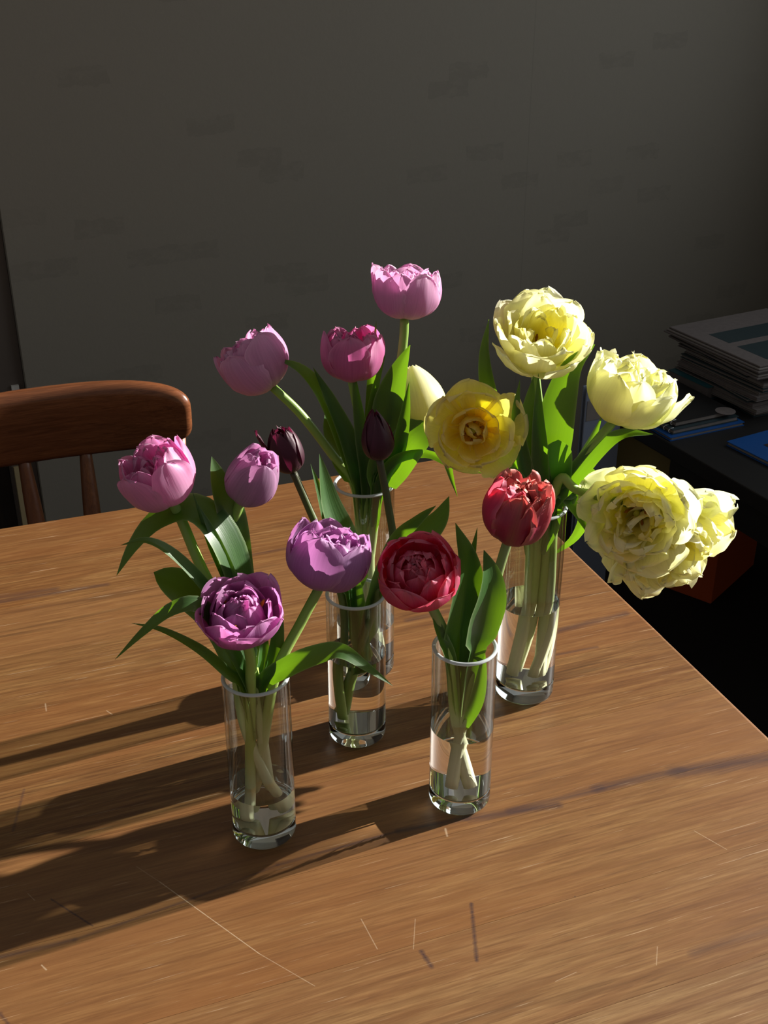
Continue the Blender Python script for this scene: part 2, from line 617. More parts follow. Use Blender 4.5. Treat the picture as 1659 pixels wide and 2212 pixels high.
# a doorway with a dark door, left of the papered wall
struct(wall_box('trim_1', W0 - WX * 0.055 + WY * 0.02, W0 - WX * 0.001 + WY * 0.02, 0.10, 0, 2.15, M['jamb']))
d1 = struct(wall_box('door_1', W0 - WX * 0.92 + WY * 0.07, W0 - WX * 0.056 + WY * 0.07, 0.04, 0.005, 2.13, M['door']))
for z in (0.598, 1.70):
    wall_box('hinge', W0 - WX * 0.030 + WY * 0.012, W0 - WX * 0.014 + WY * 0.012, 0.0075, z, z + 0.055, M['white_paint'], d1)
wall_box('edge_strip', W0 - WX * 0.052 + WY * 0.010, W0 - WX * 0.040 + WY * 0.010, 0.0095, 0.02, 0.46, M['cream_paint'], d1)
struct(wall_box('wall_left', W0 - WX * 2.3, W0 - WX * 0.925, 0.12, 0, 2.6, M['wall']))
struct(wall_box('wall_lintel', W0 - WX * 0.92, W0 - WX * 0.001, 0.12, 2.16, 2.6, M['wall']))
# the window wall on the right: sill and far pier keep the corner of the room in shade
bm = bmesh.new()
for (y0, y1, z0, z1) in ((-0.6, 3.3, 0, SILL), (-0.6, 3.3, WTOP, 2.6), (-0.6, WN, SILL, WTOP), (WF, 3.3, SILL, WTOP)):
    box_bm(RW, RW + 0.14, y0, y1, z0, z1, bm=bm)
struct(obj('wall_right', bm, M['wall']))
bm = box_bm(RW + 0.03, RW + 0.09, WN, WN + 0.05, SILL, WTOP)
for (y0, y1, z0, z1) in ((WF - 0.05, WF, SILL, WTOP), (WN + 0.05, WF - 0.05, SILL, SILL + 0.02), (WN + 0.05, WF - 0.05, WTOP - 0.05, WTOP)):
    box_bm(RW + 0.03, RW + 0.09, y0, y1, z0, z1, bm=bm)
struct(obj('window_1', bm, M['white_paint']))

# ------------------------------------------------------------------ dining table
tx = lambda px, py: (lambda q: (q.x, q.y))(on_z(px, py, TOP))
marks = [(tx(1018, 1952), tx(1030, 2075), 0.0022, 0.8), (tx(910, 2055), tx(932, 2088), 0.0026, 0.7),
         (tx(110, 1942), tx(200, 2000), 0.0012, 0.7), (tx(52, 1705), tx(28, 1795), 0.002, 0.45),
         (tx(600, 1868), tx(860, 1795), 0.0025, 0.6), (tx(860, 1795), tx(1010, 1768), 0.0045, 0.7),
         (tx(1010, 1768), tx(1205, 1740), 0.006, 0.7), (tx(1100, 1752), tx(1300, 1702), 0.005, 0.6),
         (tx(1290, 1704), tx(1470, 1664), 0.008, 0.65), (tx(1460, 1668), tx(1700, 1634), 0.012, 0.7),
         (tx(0, 2068), tx(160, 2030), 0.004, 0.6), (tx(160, 2030), tx(420, 1940), 0.0022, 0.5),
         (tx(420, 1940), tx(600, 1868), 0.002, 0.45), (tx(1190, 1366), tx(1352, 1326), 0.007, 0.6), (tx(0, 1300), tx(230, 1262), 0.006, 0.5), (tx(0, 1290), tx(120, 1272), 0.008, 0.4), (tx(330, 1240), tx(640, 1180), 0.005, 0.35), (tx(880, 1340), tx(1060, 1300), 0.006, 0.45),
         (tx(1200, 1415), tx(1290, 1398), 0.003, 0.5), (tx(1500, 2060), tx(1659, 2010), 0.007, 0.35),
         (tx(0, 2190), tx(18, 2212), 0.002, 0.6)]
scr = [(tx(295, 1872), tx(345, 1905), 0.0005, 0.35), (tx(345, 1905), tx(560, 2060), 0.0006, 0.75), (tx(560, 2060), tx(680, 2130), 0.0005, 0.5),
       (tx(780, 1985), tx(815, 2050), 0.0006, 0.5), (tx(897, 1985), tx(893, 2050), 0.0005, 0.5),
       (tx(1420, 2045), tx(1418, 2085), 0.0005, 0.5), (tx(1500, 1795), tx(1570, 1835), 0.0005, 0.6),
       (tx(90, 2085), tx(100, 2095), 0.0009, 0.6), (tx(230, 1535), tx(242, 1543), 0.001, 0.5),
       (tx(962, 1790), tx(966, 1806), 0.0014, 0.6), (tx(1200, 2120), tx(1245, 2100), 0.0005, 0.5),
       (tx(75, 1945), tx(60, 1930), 0.0005, 0.5), (tx(98, 1520), tx(100, 1536), 0.0011, 0.5)]
M['table'] = wood_mat('oiled_table_wood', srgb(147, 112, 72), srgb(124, 86, 52), srgb(84, 52, 29), (1, 0), 1.0, 0.34, marks, scr, 0.55)
M['table_leg'] = wood_mat('table_leg_wood', srgb(170, 112, 66), srgb(140, 86, 48), srgb(100, 60, 34), (0, 1))
TX0, TX1, TY0, TY1 = -0.95, 0.792, 0.36, 1.697
table = thing('dining_table', 'honey brown wooden dining table with worn plank top', 'table', ((TX0 + TX1) / 2, (TY0 + TY1) / 2, 0))
NB = 11
for i in range(NB):
    y0 = TY0 + (TY1 - TY0) * i / NB
    y1 = TY0 + (TY1 - TY0) * (i + 1) / NB
    bm = box_bm(TX0, TX1 + rnd.uniform(-0.0004, 0.0004), y0 + 0.00012, y1 - 0.00012, TOP - 0.032, TOP)
    ends = [e for e in bm.edges if all(v.co.x > TX1 - 0.01 for v in e.verts)] + [e for e in bm.edges if all(v.co.x < TX0 + 0.01 for v in e.verts)]
    hor = [e for e in ends if abs(e.verts[0].co.z - e.verts[1].co.z) < 1e-5]
    if i in (0, NB - 1):
        yy = y0 if i == 0 else y1
        hor += [e for e in bm.edges if all(abs(v.co.y - yy) < 0.001 for v in e.verts) and abs(e.verts[0].co.x - e.verts[1].co.x) > 0.5]
    bmesh.ops.bevel(bm, geom=hor, offset=0.006, segments=4, profile=0.5, affect='EDGES')
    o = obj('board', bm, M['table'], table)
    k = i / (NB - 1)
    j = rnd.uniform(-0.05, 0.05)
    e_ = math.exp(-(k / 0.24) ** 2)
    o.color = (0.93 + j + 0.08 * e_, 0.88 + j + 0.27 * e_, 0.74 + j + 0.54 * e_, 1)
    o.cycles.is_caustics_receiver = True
obj('apron', box_bm(TX0 + 0.10, TX1 - 0.10, TY1 - 0.13, TY1 - 0.105, TOP - 0.13, TOP - 0.033), M['table_leg'], table)
obj('apron', box_bm(TX0 + 0.10, TX1 - 0.10, TY0 + 0.105, TY0 + 0.13, TOP - 0.13, TOP - 0.033), M['table_leg'], table)
obj('apron', box_bm(TX1 - 0.13, TX1 - 0.105, TY0 + 0.135, TY1 - 0.135, TOP - 0.13, TOP - 0.033), M['table_leg'], table)
for lx in (TX0 + 0.06, TX1 - 0.13):
    for ly in (TY0 + 0.06, TY1 - 0.13):
        obj('leg', lathe_bm([(0, 0), (0.020, 0), (0.026, 0.10), (0.034, 0.45), (0.030, 0.55), (0.036, 0.60), (0.036, TOP - 0.033), (0, TOP - 0.033)], 24, (lx + 0.035, ly + 0.035, 0)), M['table_leg'], table, True)

# ------------------------------------------------------------------ chair behind the table
M['chair'] = wood_mat('dark_chair_wood', srgb(130, 80, 48), srgb(106, 63, 39), srgb(72, 42, 26), (1, 0), 0.8, 0.16, streak=0.3)
M['chairv'] = wood_mat('chair_spindle_wood', srgb(136, 86, 50), srgb(108, 64, 36), srgb(70, 40, 23), (0, 1), 1.0, 0.35, streak=0.25)
CX, CYB = 0.118, 2.0
chair = thing('wooden_chair', 'dark brown wooden chair with broad rounded top rail behind the table', 'chair', (CX, CYB - 0.2, 0))
# top rail: rounded slab, bowed backwards
half, zlo, zhi, thick = 0.248, 0.694, 0.832, 0.036
outline = []
for i in range(64):
    a = 2 * pi * i / 64
    ca, sa = cos(a), sin(a)
    n_ = 3.0 if sa > 0 else 5.0
    outline.append((half * math.copysign(abs(ca) ** (2 / n_), ca), (zlo + zhi) / 2 + 0.01 + (zhi - zlo) / 2 * math.copysign(abs(sa) ** (2 / n_), sa)))


def bow(x):
    return 0.030 * (1 - (x / half) ** 2)


bm = bmesh.new()
rings = []
for d in (-0.5, -0.48, -0.42, -0.32, -0.17, 0.0, 0.17, 0.32, 0.42, 0.48, 0.5):
    e_ = 0.019 * (1 - sqrt(max(0.0, 1 - (2 * d) ** 2)))
    ring = []
    zc = (zlo + zhi) / 2
    for (x, z) in outline:
        xx = x * (half - e_) / half
        zz = zc + (z - zc) * ((zhi - zlo) / 2 - e_) / ((zhi - zlo) / 2)
        ring.append(bm.verts.new((CX + xx, CYB + bow(xx) + d * thick, zz)))
    rings.append(ring)
for a, b in zip(rings, rings[1:]):
    for i in range(64):
        bm.faces.new((a[i], a[(i + 1) % 64], b[(i + 1) % 64], b[i]))
for r_, flip in ((rings[0], True), (rings[-1], False)):
    # strips from top to bottom so the slab follows the bow
    for i in range(0, 31):
        q = [r_[(16 + i - 16) % 64], r_[(17 + i - 16) % 64], r_[(63 - i) % 64], r_[(64 - i) % 64]]
        q = list(dict.fromkeys(q))
        if len(q) > 2:
            bm.faces.new(q if flip else q[::-1])
    
bmesh.ops.recalc_face_normals(bm, faces=bm.faces[:])
obj('top_rail', bm, M['chair'], chair, True)
for sx in (-0.155, -0.052, 0.052, 0.155):
    top = Vector((CX + sx * 1.05, CYB + bow(sx), zlo + 0.03))
    bot = Vector((CX + sx * 0.86, CYB - 0.035, 0.452))
    pts = [bot.lerp(top, k / 10) for k in range(11)]
    rr = [0.010 + 0.006 * sin(pi * (k / 10) ** 0.8) for k in range(11)]
    tube('spindle', pts, rr, M['chairv'], chair, 14)
for sx in (-0.222, 0.222):
    top = Vector((CX + sx, CYB + bow(sx), zlo + 0.03))
    bot = Vector((CX + sx * 0.84, CYB - 0.04, 0.452))
    tube('back_post', [bot.lerp(top, k / 10) for k in range(11)], [0.013 + 0.005 * sin(pi * k / 10) for k in range(11)], M['chairv'], chair, 14)
sb = bmesh.new()
vv = []
for z in (0.415, 0.425, 0.448, 0.455):
    k = 1.0 if z in (0.425, 0.448) else 0.97
    vv.append([sb.verts.new((CX + 0.205 * k * math.copysign(abs(cos(a)) ** 0.5, cos(a)), CYB - 0.215 + 0.21 * k * math.copysign(abs(sin(a)) ** 0.5, sin(a)), z)) for a in [2 * pi * i / 40 for i in range(40)]])
for a, b in zip(vv, vv[1:]):
    for i in range(40):
        sb.faces.new((a[i], a[(i + 1) % 40], b[(i + 1) % 40], b[i]))
sb.faces.new(vv[0][::-1])
sb.faces.new(vv[-1])
obj('seat', sb, M['chair'], chair)
for sx in (-1, 1):
    for sy in (-0.36, -0.06):
        bot = Vector((CX + sx * 0.20, CYB + sy + (0.05 if sy > -0.2 else -0.03), 0.0))
        top = Vector((CX + sx * 0.15, CYB + sy, 0.416))
        tube('leg', [bot.lerp(top, k / 10) for k in range(11)], [0.012 + 0.008 * sin(pi * min(1, k / 7)) for k in range(11)], M['chairv'], chair, 14)

# ------------------------------------------------------------------ dark side table with papers
ST = 0.62
M['black_lacquer'] = plain('black_lacquer', srgb(30, 29, 28), 0.4, 0.4)
M['paper'] = plain('grey_newsprint', srgb(108, 100, 97), 0.8, 0.2, 0.3, 90)
M['paper2'] = plain('magazine_paper', srgb(124, 117, 112), 0.7, 0.3, 0.25, 60)
M['cover_dark'] = plain('dark_green_cover', srgb(40, 56, 60), 0.4, 0.5)
M['cover_black'] = plain('black_cover', srgb(22, 22, 23), 0.4, 0.5)
M['cover_blue'] = plain('blue_cover', srgb(14, 74, 140), 0.4, 0.5)
M['cover_brown'] = plain('brown_picture', srgb(52, 40, 36), 0.4, 0.5)
M['cover_teal'] = plain('teal_cover', srgb(36, 84, 92), 0.4, 0.5)
M['pale_blue'] = plain('pale_blue_card', srgb(118, 126, 142), 0.6, 0.3)
M['wire'] = plain('metal_wire', srgb(190, 190, 190), 0.3, 0.8)
M['orange'] = plain('orange_card', srgb(172, 72, 27), 0.7, 0.3)
M['olive'] = plain('olive_chest', srgb(104, 92, 54), 0.7, 0.3)
SA = WA
SX, SY = Vector((cos(SA), sin(SA), 0)), Vector((-sin(SA), cos(SA), 0))
S0 = on_z(1455, 962, ST)
SM = Matrix(((SX.x, SY.x, 0, S0.x), (SX.y, SY.y, 0, S0.y), (0, 0, 1, 0), (0, 0, 0, 1)))
s_loc = lambda p: Vector(((p - S0).dot(SX), (p - S0).dot(SY), 0))
sy0, sy1, sx1 = -0.62, s_loc(on_z(1262, 856, ST)).y, 0.80
stab = thing('side_table', 'black side table holding stacks of papers by the wall', 'table', S0 + SX * 0.4)
obj('table_top', box_bm(0, sx1, sy0, sy1, ST - 0.035, ST, 0.003, 2, M=SM), M['black_lacquer'], stab)
obj('rail', box_bm(0.01, 0.03, sy0 + 0.05, 0.015, ST - 0.10, ST - 0.036, M=SM), M['black_lacquer'], stab)
for lx in (0.0, sx1 - 0.05):
    for ly in (sy0, sy1 - 0.05):
        obj('leg', box_bm(lx, lx + 0.05, ly, ly + 0.05, 0, ST - 0.036, 0.002, 1, M=SM), M['black_lacquer'], stab)


def slab(name, mat, x0, x1, y0, y1, z0, z1, turn, label, cat, group=None, cover=None, bend=0.0):
    """a book, magazine or paper lying flat; page block and two covers"""
    cx_, cy_ = (x0 + x1) / 2, (y0 + y1) / 2
    R_ = SM @ Matrix.Translation((cx_, cy_, 0)) @ Matrix.Rotation(turn, 4, 'Z') @ Matrix.Translation((-cx_, -cy_, 0))
    t_ = thing(name, label, cat, R_ @ Vector((cx_, cy_, z0)), group)
    th = min(0.0015, (z1 - z0) * 0.2)
    obj('pages', box_bm(x0 + 0.002, x1 - 0.002, y0 + 0.002, y1 - 0.002, z0 + th, z1 - th, min(0.0015, (z1 - z0) * 0.3), 2, M=R_), mat, t_)
    cv = cover or mat
    obj('cover', box_bm(x0, x1, y0, y1, z0, z0 + th, M=R_), cv, t_)
    obj('cover', box_bm(x0, x1, y0, y1, z1 - th, z1, M=R_), cv, t_)
    return t_, R_


P1, P2 = s_loc(on_z(1625, 902, ST)), s_loc(on_z(1490, 822, ST))
# the tall pile: magazines below, folded newspapers on top
px0, py0, py1 = P1.x, P1.y, P2.y + 0.02
z = ST + 0.0004
hts = [0.012, 0.009, 0.011, 0.008, 0.010, 0.007, 0.009, 0.011, 0.006, 0.008]
lab = ['thick grey magazine at the bottom of the tall pile', 'magazine second from the bottom of the tall pile', 'magazine third from the bottom of the tall pile',
       'magazine fourth from the bottom of the tall pile', 'magazine fifth from the bottom of the tall pile', 'magazine sixth from the bottom of the tall pile',
       'magazine seventh from the bottom of the tall pile', 'magazine eighth from the bottom of the tall pile', 'magazine ninth from the bottom of the tall pile',
       'topmost magazine of the tall pile, just under the newspapers']
for i, h in enumerate(hts):
    dx, dy = rnd.uniform(-0.014, 0.014), rnd.uniform(-0.016, 0.012)
    slab('magazine', M['paper2'] if i % 2 else M['paper'], px0 + dx, px0 + 0.21 + dx, py0 + dy, py1 + dy, z, z + h, rnd.uniform(-0.09, 0.09), lab[i], 'magazine', 'magazines in the tall pile', M['paper'] if i % 3 else M['cover_dark'])
    z += h + 0.0003
for i in range(2):
    h = 0.014
    tw = -0.03 + 0.05 * i
    x0, y0, y1 = px0 - 0.022, py0 - 0.020, py1 + 0.03
    R_ = SM @ Matrix.Translation((x0, y0, 0)) @ Matrix.Rotation(tw, 4, 'Z') @ Matrix.Translation((-x0, -y0, 0))
    np_ = thing('newspaper', ('folded grey newspaper under the picture newspaper on the tall pile', 'folded newspaper with dark pictures lying on top of the tall pile')[i], 'newspaper', R_ @ Vector((x0 + 0.1, y0 + 0.1, z)), 'newspapers on the tall pile')
    # folded sheaf: rounded fold towards the room
    for k in range(3):
        zz = z + k * h / 3
        obj('sheet', box_bm(x0 + 0.004 * k, x0 + 0.30, y0 + 0.003 * k, y1 - 0.004 * k, zz, zz + h / 3 - 0.0004, 0.0016, 2, M=R_), M['paper'] if k != 1 else M['paper2'], np_)
    if i == 1:
        zt = z + h - 0.0004
        for (a, b, c, d) in ((0.05, 0.26, 0.03, 0.12), (0.05, 0.26, 0.145, 0.21)):
            obj('picture', box_bm(x0 + a, x0 + b, y0 + c, y0 + d, zt, zt + 0.0003, M=R_), M['cover_dark'], np_)
    z += h + 0.0006
# spiral notebooks
N1, N2, N3 = s_loc(on_z(1448, 954, ST)), s_loc(on_z(1605, 920, ST)), s_loc(on_z(1400, 920, ST))
nw, nl = (N2 - N1).length, 0.21
na = atan2((N2 - N1).y, (N2 - N1).x)
z = ST + 0.0004
for i, (h, cv, lb) in enumerate(((0.008, 'cover_blue', 'blue covered notebook at the bottom of the spiral notebook pile'), (0.010, 'cover_dark', 'dark spiral notebook in the middle of the notebook pile'), (0.011, 'cover_black', 'black spiral notebook with a round pale label on top of its pile'))):
    ox, oy = N1.x + 0.012 * i, N1.y + 0.010 * i
    R_ = SM @ Matrix.Translation((ox, oy, 0)) @ Matrix.Rotation(na, 4, 'Z')
    nb = thing('notebook', lb, 'notebook', R_ @ Vector((nw / 2, nl / 2, z)), 'notebooks on the side table')
    obj('pages', box_bm(0.004, nw - 0.02 * i, 0.002, nl, z + 0.0015, z + h - 0.0015, M=R_), M['paper2'], nb)
    obj('cover', box_bm(0, nw - 0.02 * i + 0.003, 0, nl + 0.002, z, z + 0.0013, M=R_), M[cv], nb)
    obj('cover', box_bm(0, nw - 0.02 * i + 0.003, 0, nl + 0.002, z + h - 0.0013, z + h, M=R_), M[cv], nb)
    if i:
        for k in range(12):
            c0 = R_ @ Vector((0.006, 0.01 + k * (nl - 0.02) / 11, z + h / 2))
            ring = [c0 + R_.to_3x3() @ Vector((cos(a) * 0.009, 0, sin(a) * (h / 2))) for a in [2 * pi * j / 10 for j in range(11)]]
            for q in ring:
                q.z = max(q.z, z - 0.001 if i > 1 else z)
            tube('wire_ring', ring, 0.0011, M['wire'], nb, 5, False)
    if i == 2:
        lc = s_loc(on_z(1567, 888, ST + z - ST + h))
        c0 = SM @ Vector((lc.x, lc.y, 0))
        obj('round_label', lathe_bm([(0, z + h + 0.0002), (0.021, z + h + 0.0002), (0.021, z + h + 0.0006), (0, z + h + 0.0006)], 32, (c0.x, c0.y, 0)), M['paper'], nb)
    z += h + 0.0006
# blue picture book at the front of the side table
B0 = s_loc(on_z(1568, 959, ST))
bk, R_ = slab('picture_book', M['paper2'], B0.x, B0.x + 0.26, B0.y - 0.20, B0.y, ST + 0.0004, ST + 0.010, radians(3), 'blue covered picture book lying on the black side table', 'book', None, M['cover_blue'])
obj('picture', box_bm(B0.x + 0.05, B0.x + 0.24, B0.y - 0.19, B0.y - 0.05, ST + 0.010, ST + 0.0106, M=R_), M['cover_brown'], bk)
# teal book behind the notebooks, half under the pile
T0 = s_loc(on_z(1445, 810, ST))
slab('teal_book', M['paper'], T0.x - 0.03, T0.x + 0.05, T0.y - 0.16, min(T0.y + 0.06, sy1 - 0.01), ST + 0.0004, ST + 0.030, 0.05, 'teal book lying between the notebooks and the wall', 'book', None, M['cover_teal'])
# things standing around the side table
fy = s_loc(on_z(1350, 903, ST)).y
fo = SM @ Vector((0, fy, 0))
fpt = lambda px, py: CAM + ray(px, py) * (SY.dot(fo - CAM) / SY.dot(ray(px, py)))
fz = fpt(1300, 832).z
fx0, fx1 = s_loc(fpt(1267, 850)).x, -0.012
M2 = SM @ Matrix.Translation((0, fy, 0))
pb = thing('art_folder', 'pale blue card folder standing upright beside the side table', 'folder', M2 @ Vector(((fx0 + fx1) / 2, 0, 0)))
obj('front_board', box_bm(fx0, fx1, 0, 0.004, 0.0, fz, 0.001, 1, M=M2), M['pale_blue'], pb)
obj('back_board', box_bm(fx0, fx1, 0.012, 0.016, 0.0, fz, 0.001, 1, M=M2), M['pale_blue'], pb)
obj('white_label', box_bm(fx0 + 0.004, fx1 - 0.02, -0.0012, -0.0002, fz - 0.075, fz - 0.03, M=M2), M['paper2'], pb)
oc = s_loc(on_z(1535, 1306, 0.0))
M3 = SM @ Matrix.Translation((oc.x, oc.y, 0)) @ Matrix.Rotation(radians(24), 4, 'Z')
ob = thing('orange_box', 'dull orange cardboard box on the dark floor under the side table', 'box', M3 @ Vector((0, 0.1, 0)))
obj('box_body', box_bm(0, 0.26, 0, 0.20, 0.001, 0.14, 0.002, 1, M=M3), M['orange'], ob)
obj('lid', box_bm(-0.003, 0.263, -0.003, 0.203, 0.1405, 0.175, 0.002, 1, M=M3), M['orange'], ob)
dr = obj('drawer', box_bm(0.034, 0.34, 0.02, sy1 - 0.07, ST - 0.20, ST - 0.037, 0.002, 1, M=SM), M['olive'], stab)

# ------------------------------------------------------------------ vases
M['glass'] = glass_wall_mat()
M['glass_base'] = refr_mat('thick_glass_base', 1.5, (0.96, 0.985, 0.97))
t_ = NT('ground_glass_rim')
tr_ = t_.n('ShaderNodeBsdfTransparent')
tr_.inputs[0].default_value = (0.9, 0.93, 0.93, 1)
M['rim'] = t_.done(t_.mixsh(0.62, tr_.outputs[0], t_.pbsdf((0.62, 0.66, 0.68), 0.25, 0.6)))
M['water'] = refr_mat('water', 1.33, (0.985, 0.99, 0.98))


def vase(px, py, R, H, wall, basez, waterz, label):
    b = on_z(px, py, TOP)
    z0 = TOP + 0.0006
    t_ = thing('glass_vase', label, 'vase', (b.x, b.y, z0), 'straight clear glass vases')
    r = R - wall
    wz = z0 + waterz
    # clear wall above the water; below, glass and water act as one lens
    prof = [(r, wz + 0.0004), (r, z0 + H - 0.003), (R, z0 + H - 0.003), (R, wz + 0.0004), (r, wz + 0.0004)]
    obj('glass_wall', lathe_bm(prof, 96, (b.x, b.y, 0)), M['glass'], t_, 'sharp')
    rim = []
    for k in range(13):
        a_ = 2 * pi * k / 12
        rim.append(((r + R) / 2 + (wall * 0.5 + 0.0003) * cos(a_), z0 + H - 0.0018 + 0.0018 * sin(a_)))
    obj('rim', lathe_bm(rim, 96, (b.x, b.y, 0)), M['rim'], t_, True)
    bp = [(0, z0), (R - 0.006, z0), (R - 0.003, z0 + 0.0006), (R - 0.0008, z0 + 0.0028), (R, z0 + 0.006), (R, z0 + basez - 0.0005), (R - 0.0006, z0 + basez), (0, z0 + basez)]
    gb = obj('thick_base', lathe_bm(bp, 96, (b.x, b.y, 0)), M['glass_base'], t_, 'sharp')
    rw = R - 0.0001
    wp = [(0, z0 + basez + 0.0006), (rw - 0.002, z0 + basez + 0.0006), (rw, z0 + basez + 0.0022), (rw, wz), (0, wz)]
    w = obj('water', lathe_bm(wp, 96, (b.x, b.y, 0)), M['water'], t_, 'sharp')
    for o in (gb, w):
        o.cycles.is_caustics_caster = True
    return dict(b=Vector((b.x, b.y, z0)), R=R, r=r, H=H, top=z0 + H, wz=wz, floor=z0 + basez)


VA = vase(572, 1793, 0.0326, 0.194, 0.0032, 0.020, 0.060, 'short glass vase holding four lilac and purple tulips')
VB = vase(772, 1582, 0.0326, 0.188, 0.0032, 0.020, 0.112, 'short glass vase holding two dark maroon tulips')
VD = vase(992, 1722, 0.0326, 0.194, 0.0034, 0.020, 0.096, 'short glass vase holding two red tulips')
VC = vase(790, 1440, 0.0352, 0.256, 0.0034, 0.022, 0.070, 'tall glass vase holding pink tulips and one cream bud')
VE = vase(1131, 1490, 0.0352, 0.252, 0.0034, 0.022, 0.126, 'tall glass vase holding pale yellow tulips near the table edge')

# ------------------------------------------------------------------ tulip parts
GREEN = leaf_mat('tulip_leaf', (0.030, 0.085, 0.022), (0.060, 0.150, 0.035), (0.23, 0.47, 0.008))
STEM = stem_mat('tulip_stem', (0.84, 0.86, 0.60), (0.40, 0.54, 0.14), (0.21, 0.36, 0.07))
STEM_DARK = stem_mat('dark_tulip_stem', (0.30, 0.44, 0.10), (0.17, 0.25, 0.06), (0.055, 0.045, 0.032))
STEM_GREY = stem_mat('greyish_tulip_stem', (0.86, 0.86, 0.64), (0.34, 0.46, 0.12), (0.24, 0.30, 0.15))
PET = {
    'pink': petal_mat('pink_petal', (0.82, 0.80, 0.56), (0.66, 0.38, 0.57), (0.66, 0.33, 0.55), (0.90, 0.64, 0.82), (0.92, 0.34, 0.66)),
    'pinkhot': petal_mat('hot_pink_petal', (0.72, 0.60, 0.48), (0.54, 0.18, 0.37), (0.58, 0.15, 0.36), (0.84, 0.48, 0.68), (0.95, 0.16, 0.48)),
    'rose': petal_mat('rose_petal', (0.84, 0.76, 0.70), (0.66, 0.38, 0.54), (0.62, 0.24, 0.46), (0.86, 0.50, 0.72), (0.95, 0.22, 0.58)),
    'mauve': petal_mat('mauve_petal', (0.42, 0.38, 0.36), (0.43, 0.28, 0.39), (0.42, 0.24, 0.38), (0.62, 0.36, 0.58), (0.70, 0.22, 0.50)),
    'lilac': petal_mat('lilac_petal', (0.52, 0.42, 0.44), (0.36, 0.18, 0.37), (0.38, 0.18, 0.40), (0.74, 0.46, 0.72), (0.75, 0.22, 0.60)),
    'purple': petal_mat('purple_petal', (0.54, 0.38, 0.36), (0.46, 0.15, 0.40), (0.54, 0.20, 0.48), (0.80, 0.46, 0.74), (0.90, 0.24, 0.62)),
    'dark': petal_mat('maroon_petal', (0.10, 0.06, 0.05), (0.048, 0.010, 0.024), (0.060, 0.010, 0.026), (0.10, 0.03, 0.05), (0.35, 0.02, 0.09), 0.25),
    'red': petal_mat('red_petal', (0.42, 0.36, 0.10), (0.55, 0.040, 0.15), (0.65, 0.065, 0.20), (0.92, 0.42, 0.52), (1.0, 0.09, 0.14), 0.56, (0.40, 0.20, 0.07)),
    'redflame': petal_mat('red_and_olive_petal', (0.14, 0.14, 0.035), (0.27, 0.022, 0.062), (0.40, 0.035, 0.085), (0.80, 0.34, 0.26), (0.85, 0.07, 0.06), 0.30, (0.22, 0.17, 0.04)),
    'cream': petal_mat('cream_petal', (0.60, 0.62, 0.16), (0.91, 0.89, 0.50), (0.93, 0.92, 0.62), (0.96, 0.95, 0.78), (0.98, 0.95, 0.36), 0.55, None, 0.14),
    'creamgreen': petal_mat('cream_and_green_petal', (0.52, 0.60, 0.14), (0.90, 0.90, 0.58), (0.93, 0.93, 0.70), (0.96, 0.96, 0.82), (0.93, 0.95, 0.48), 0.55, (0.44, 0.56, 0.10), 0.14),
    'yellow': petal_mat('yellow_petal', (0.86, 0.62, 0.04), (0.95, 0.86, 0.18), (0.93, 0.88, 0.36), (0.94, 0.92, 0.56), (0.99, 0.90, 0.10), 0.55, None, 0.14),
    'gold': petal_mat('golden_inner_petal', (1.0, 0.70, 0.015), (0.95, 0.76, 0.05), (0.90, 0.82, 0.26), (0.90, 0.86, 0.44), (1.0, 0.80, 0.03), 0.60, None, 0.14),
}
ANTHER = plain('brown_anther', srgb(150, 96, 20), 0.7, 0.2)
PISTIL = plain('green_pistil', srgb(170, 180, 70), 0.5, 0.4)

prng = random.Random(11)


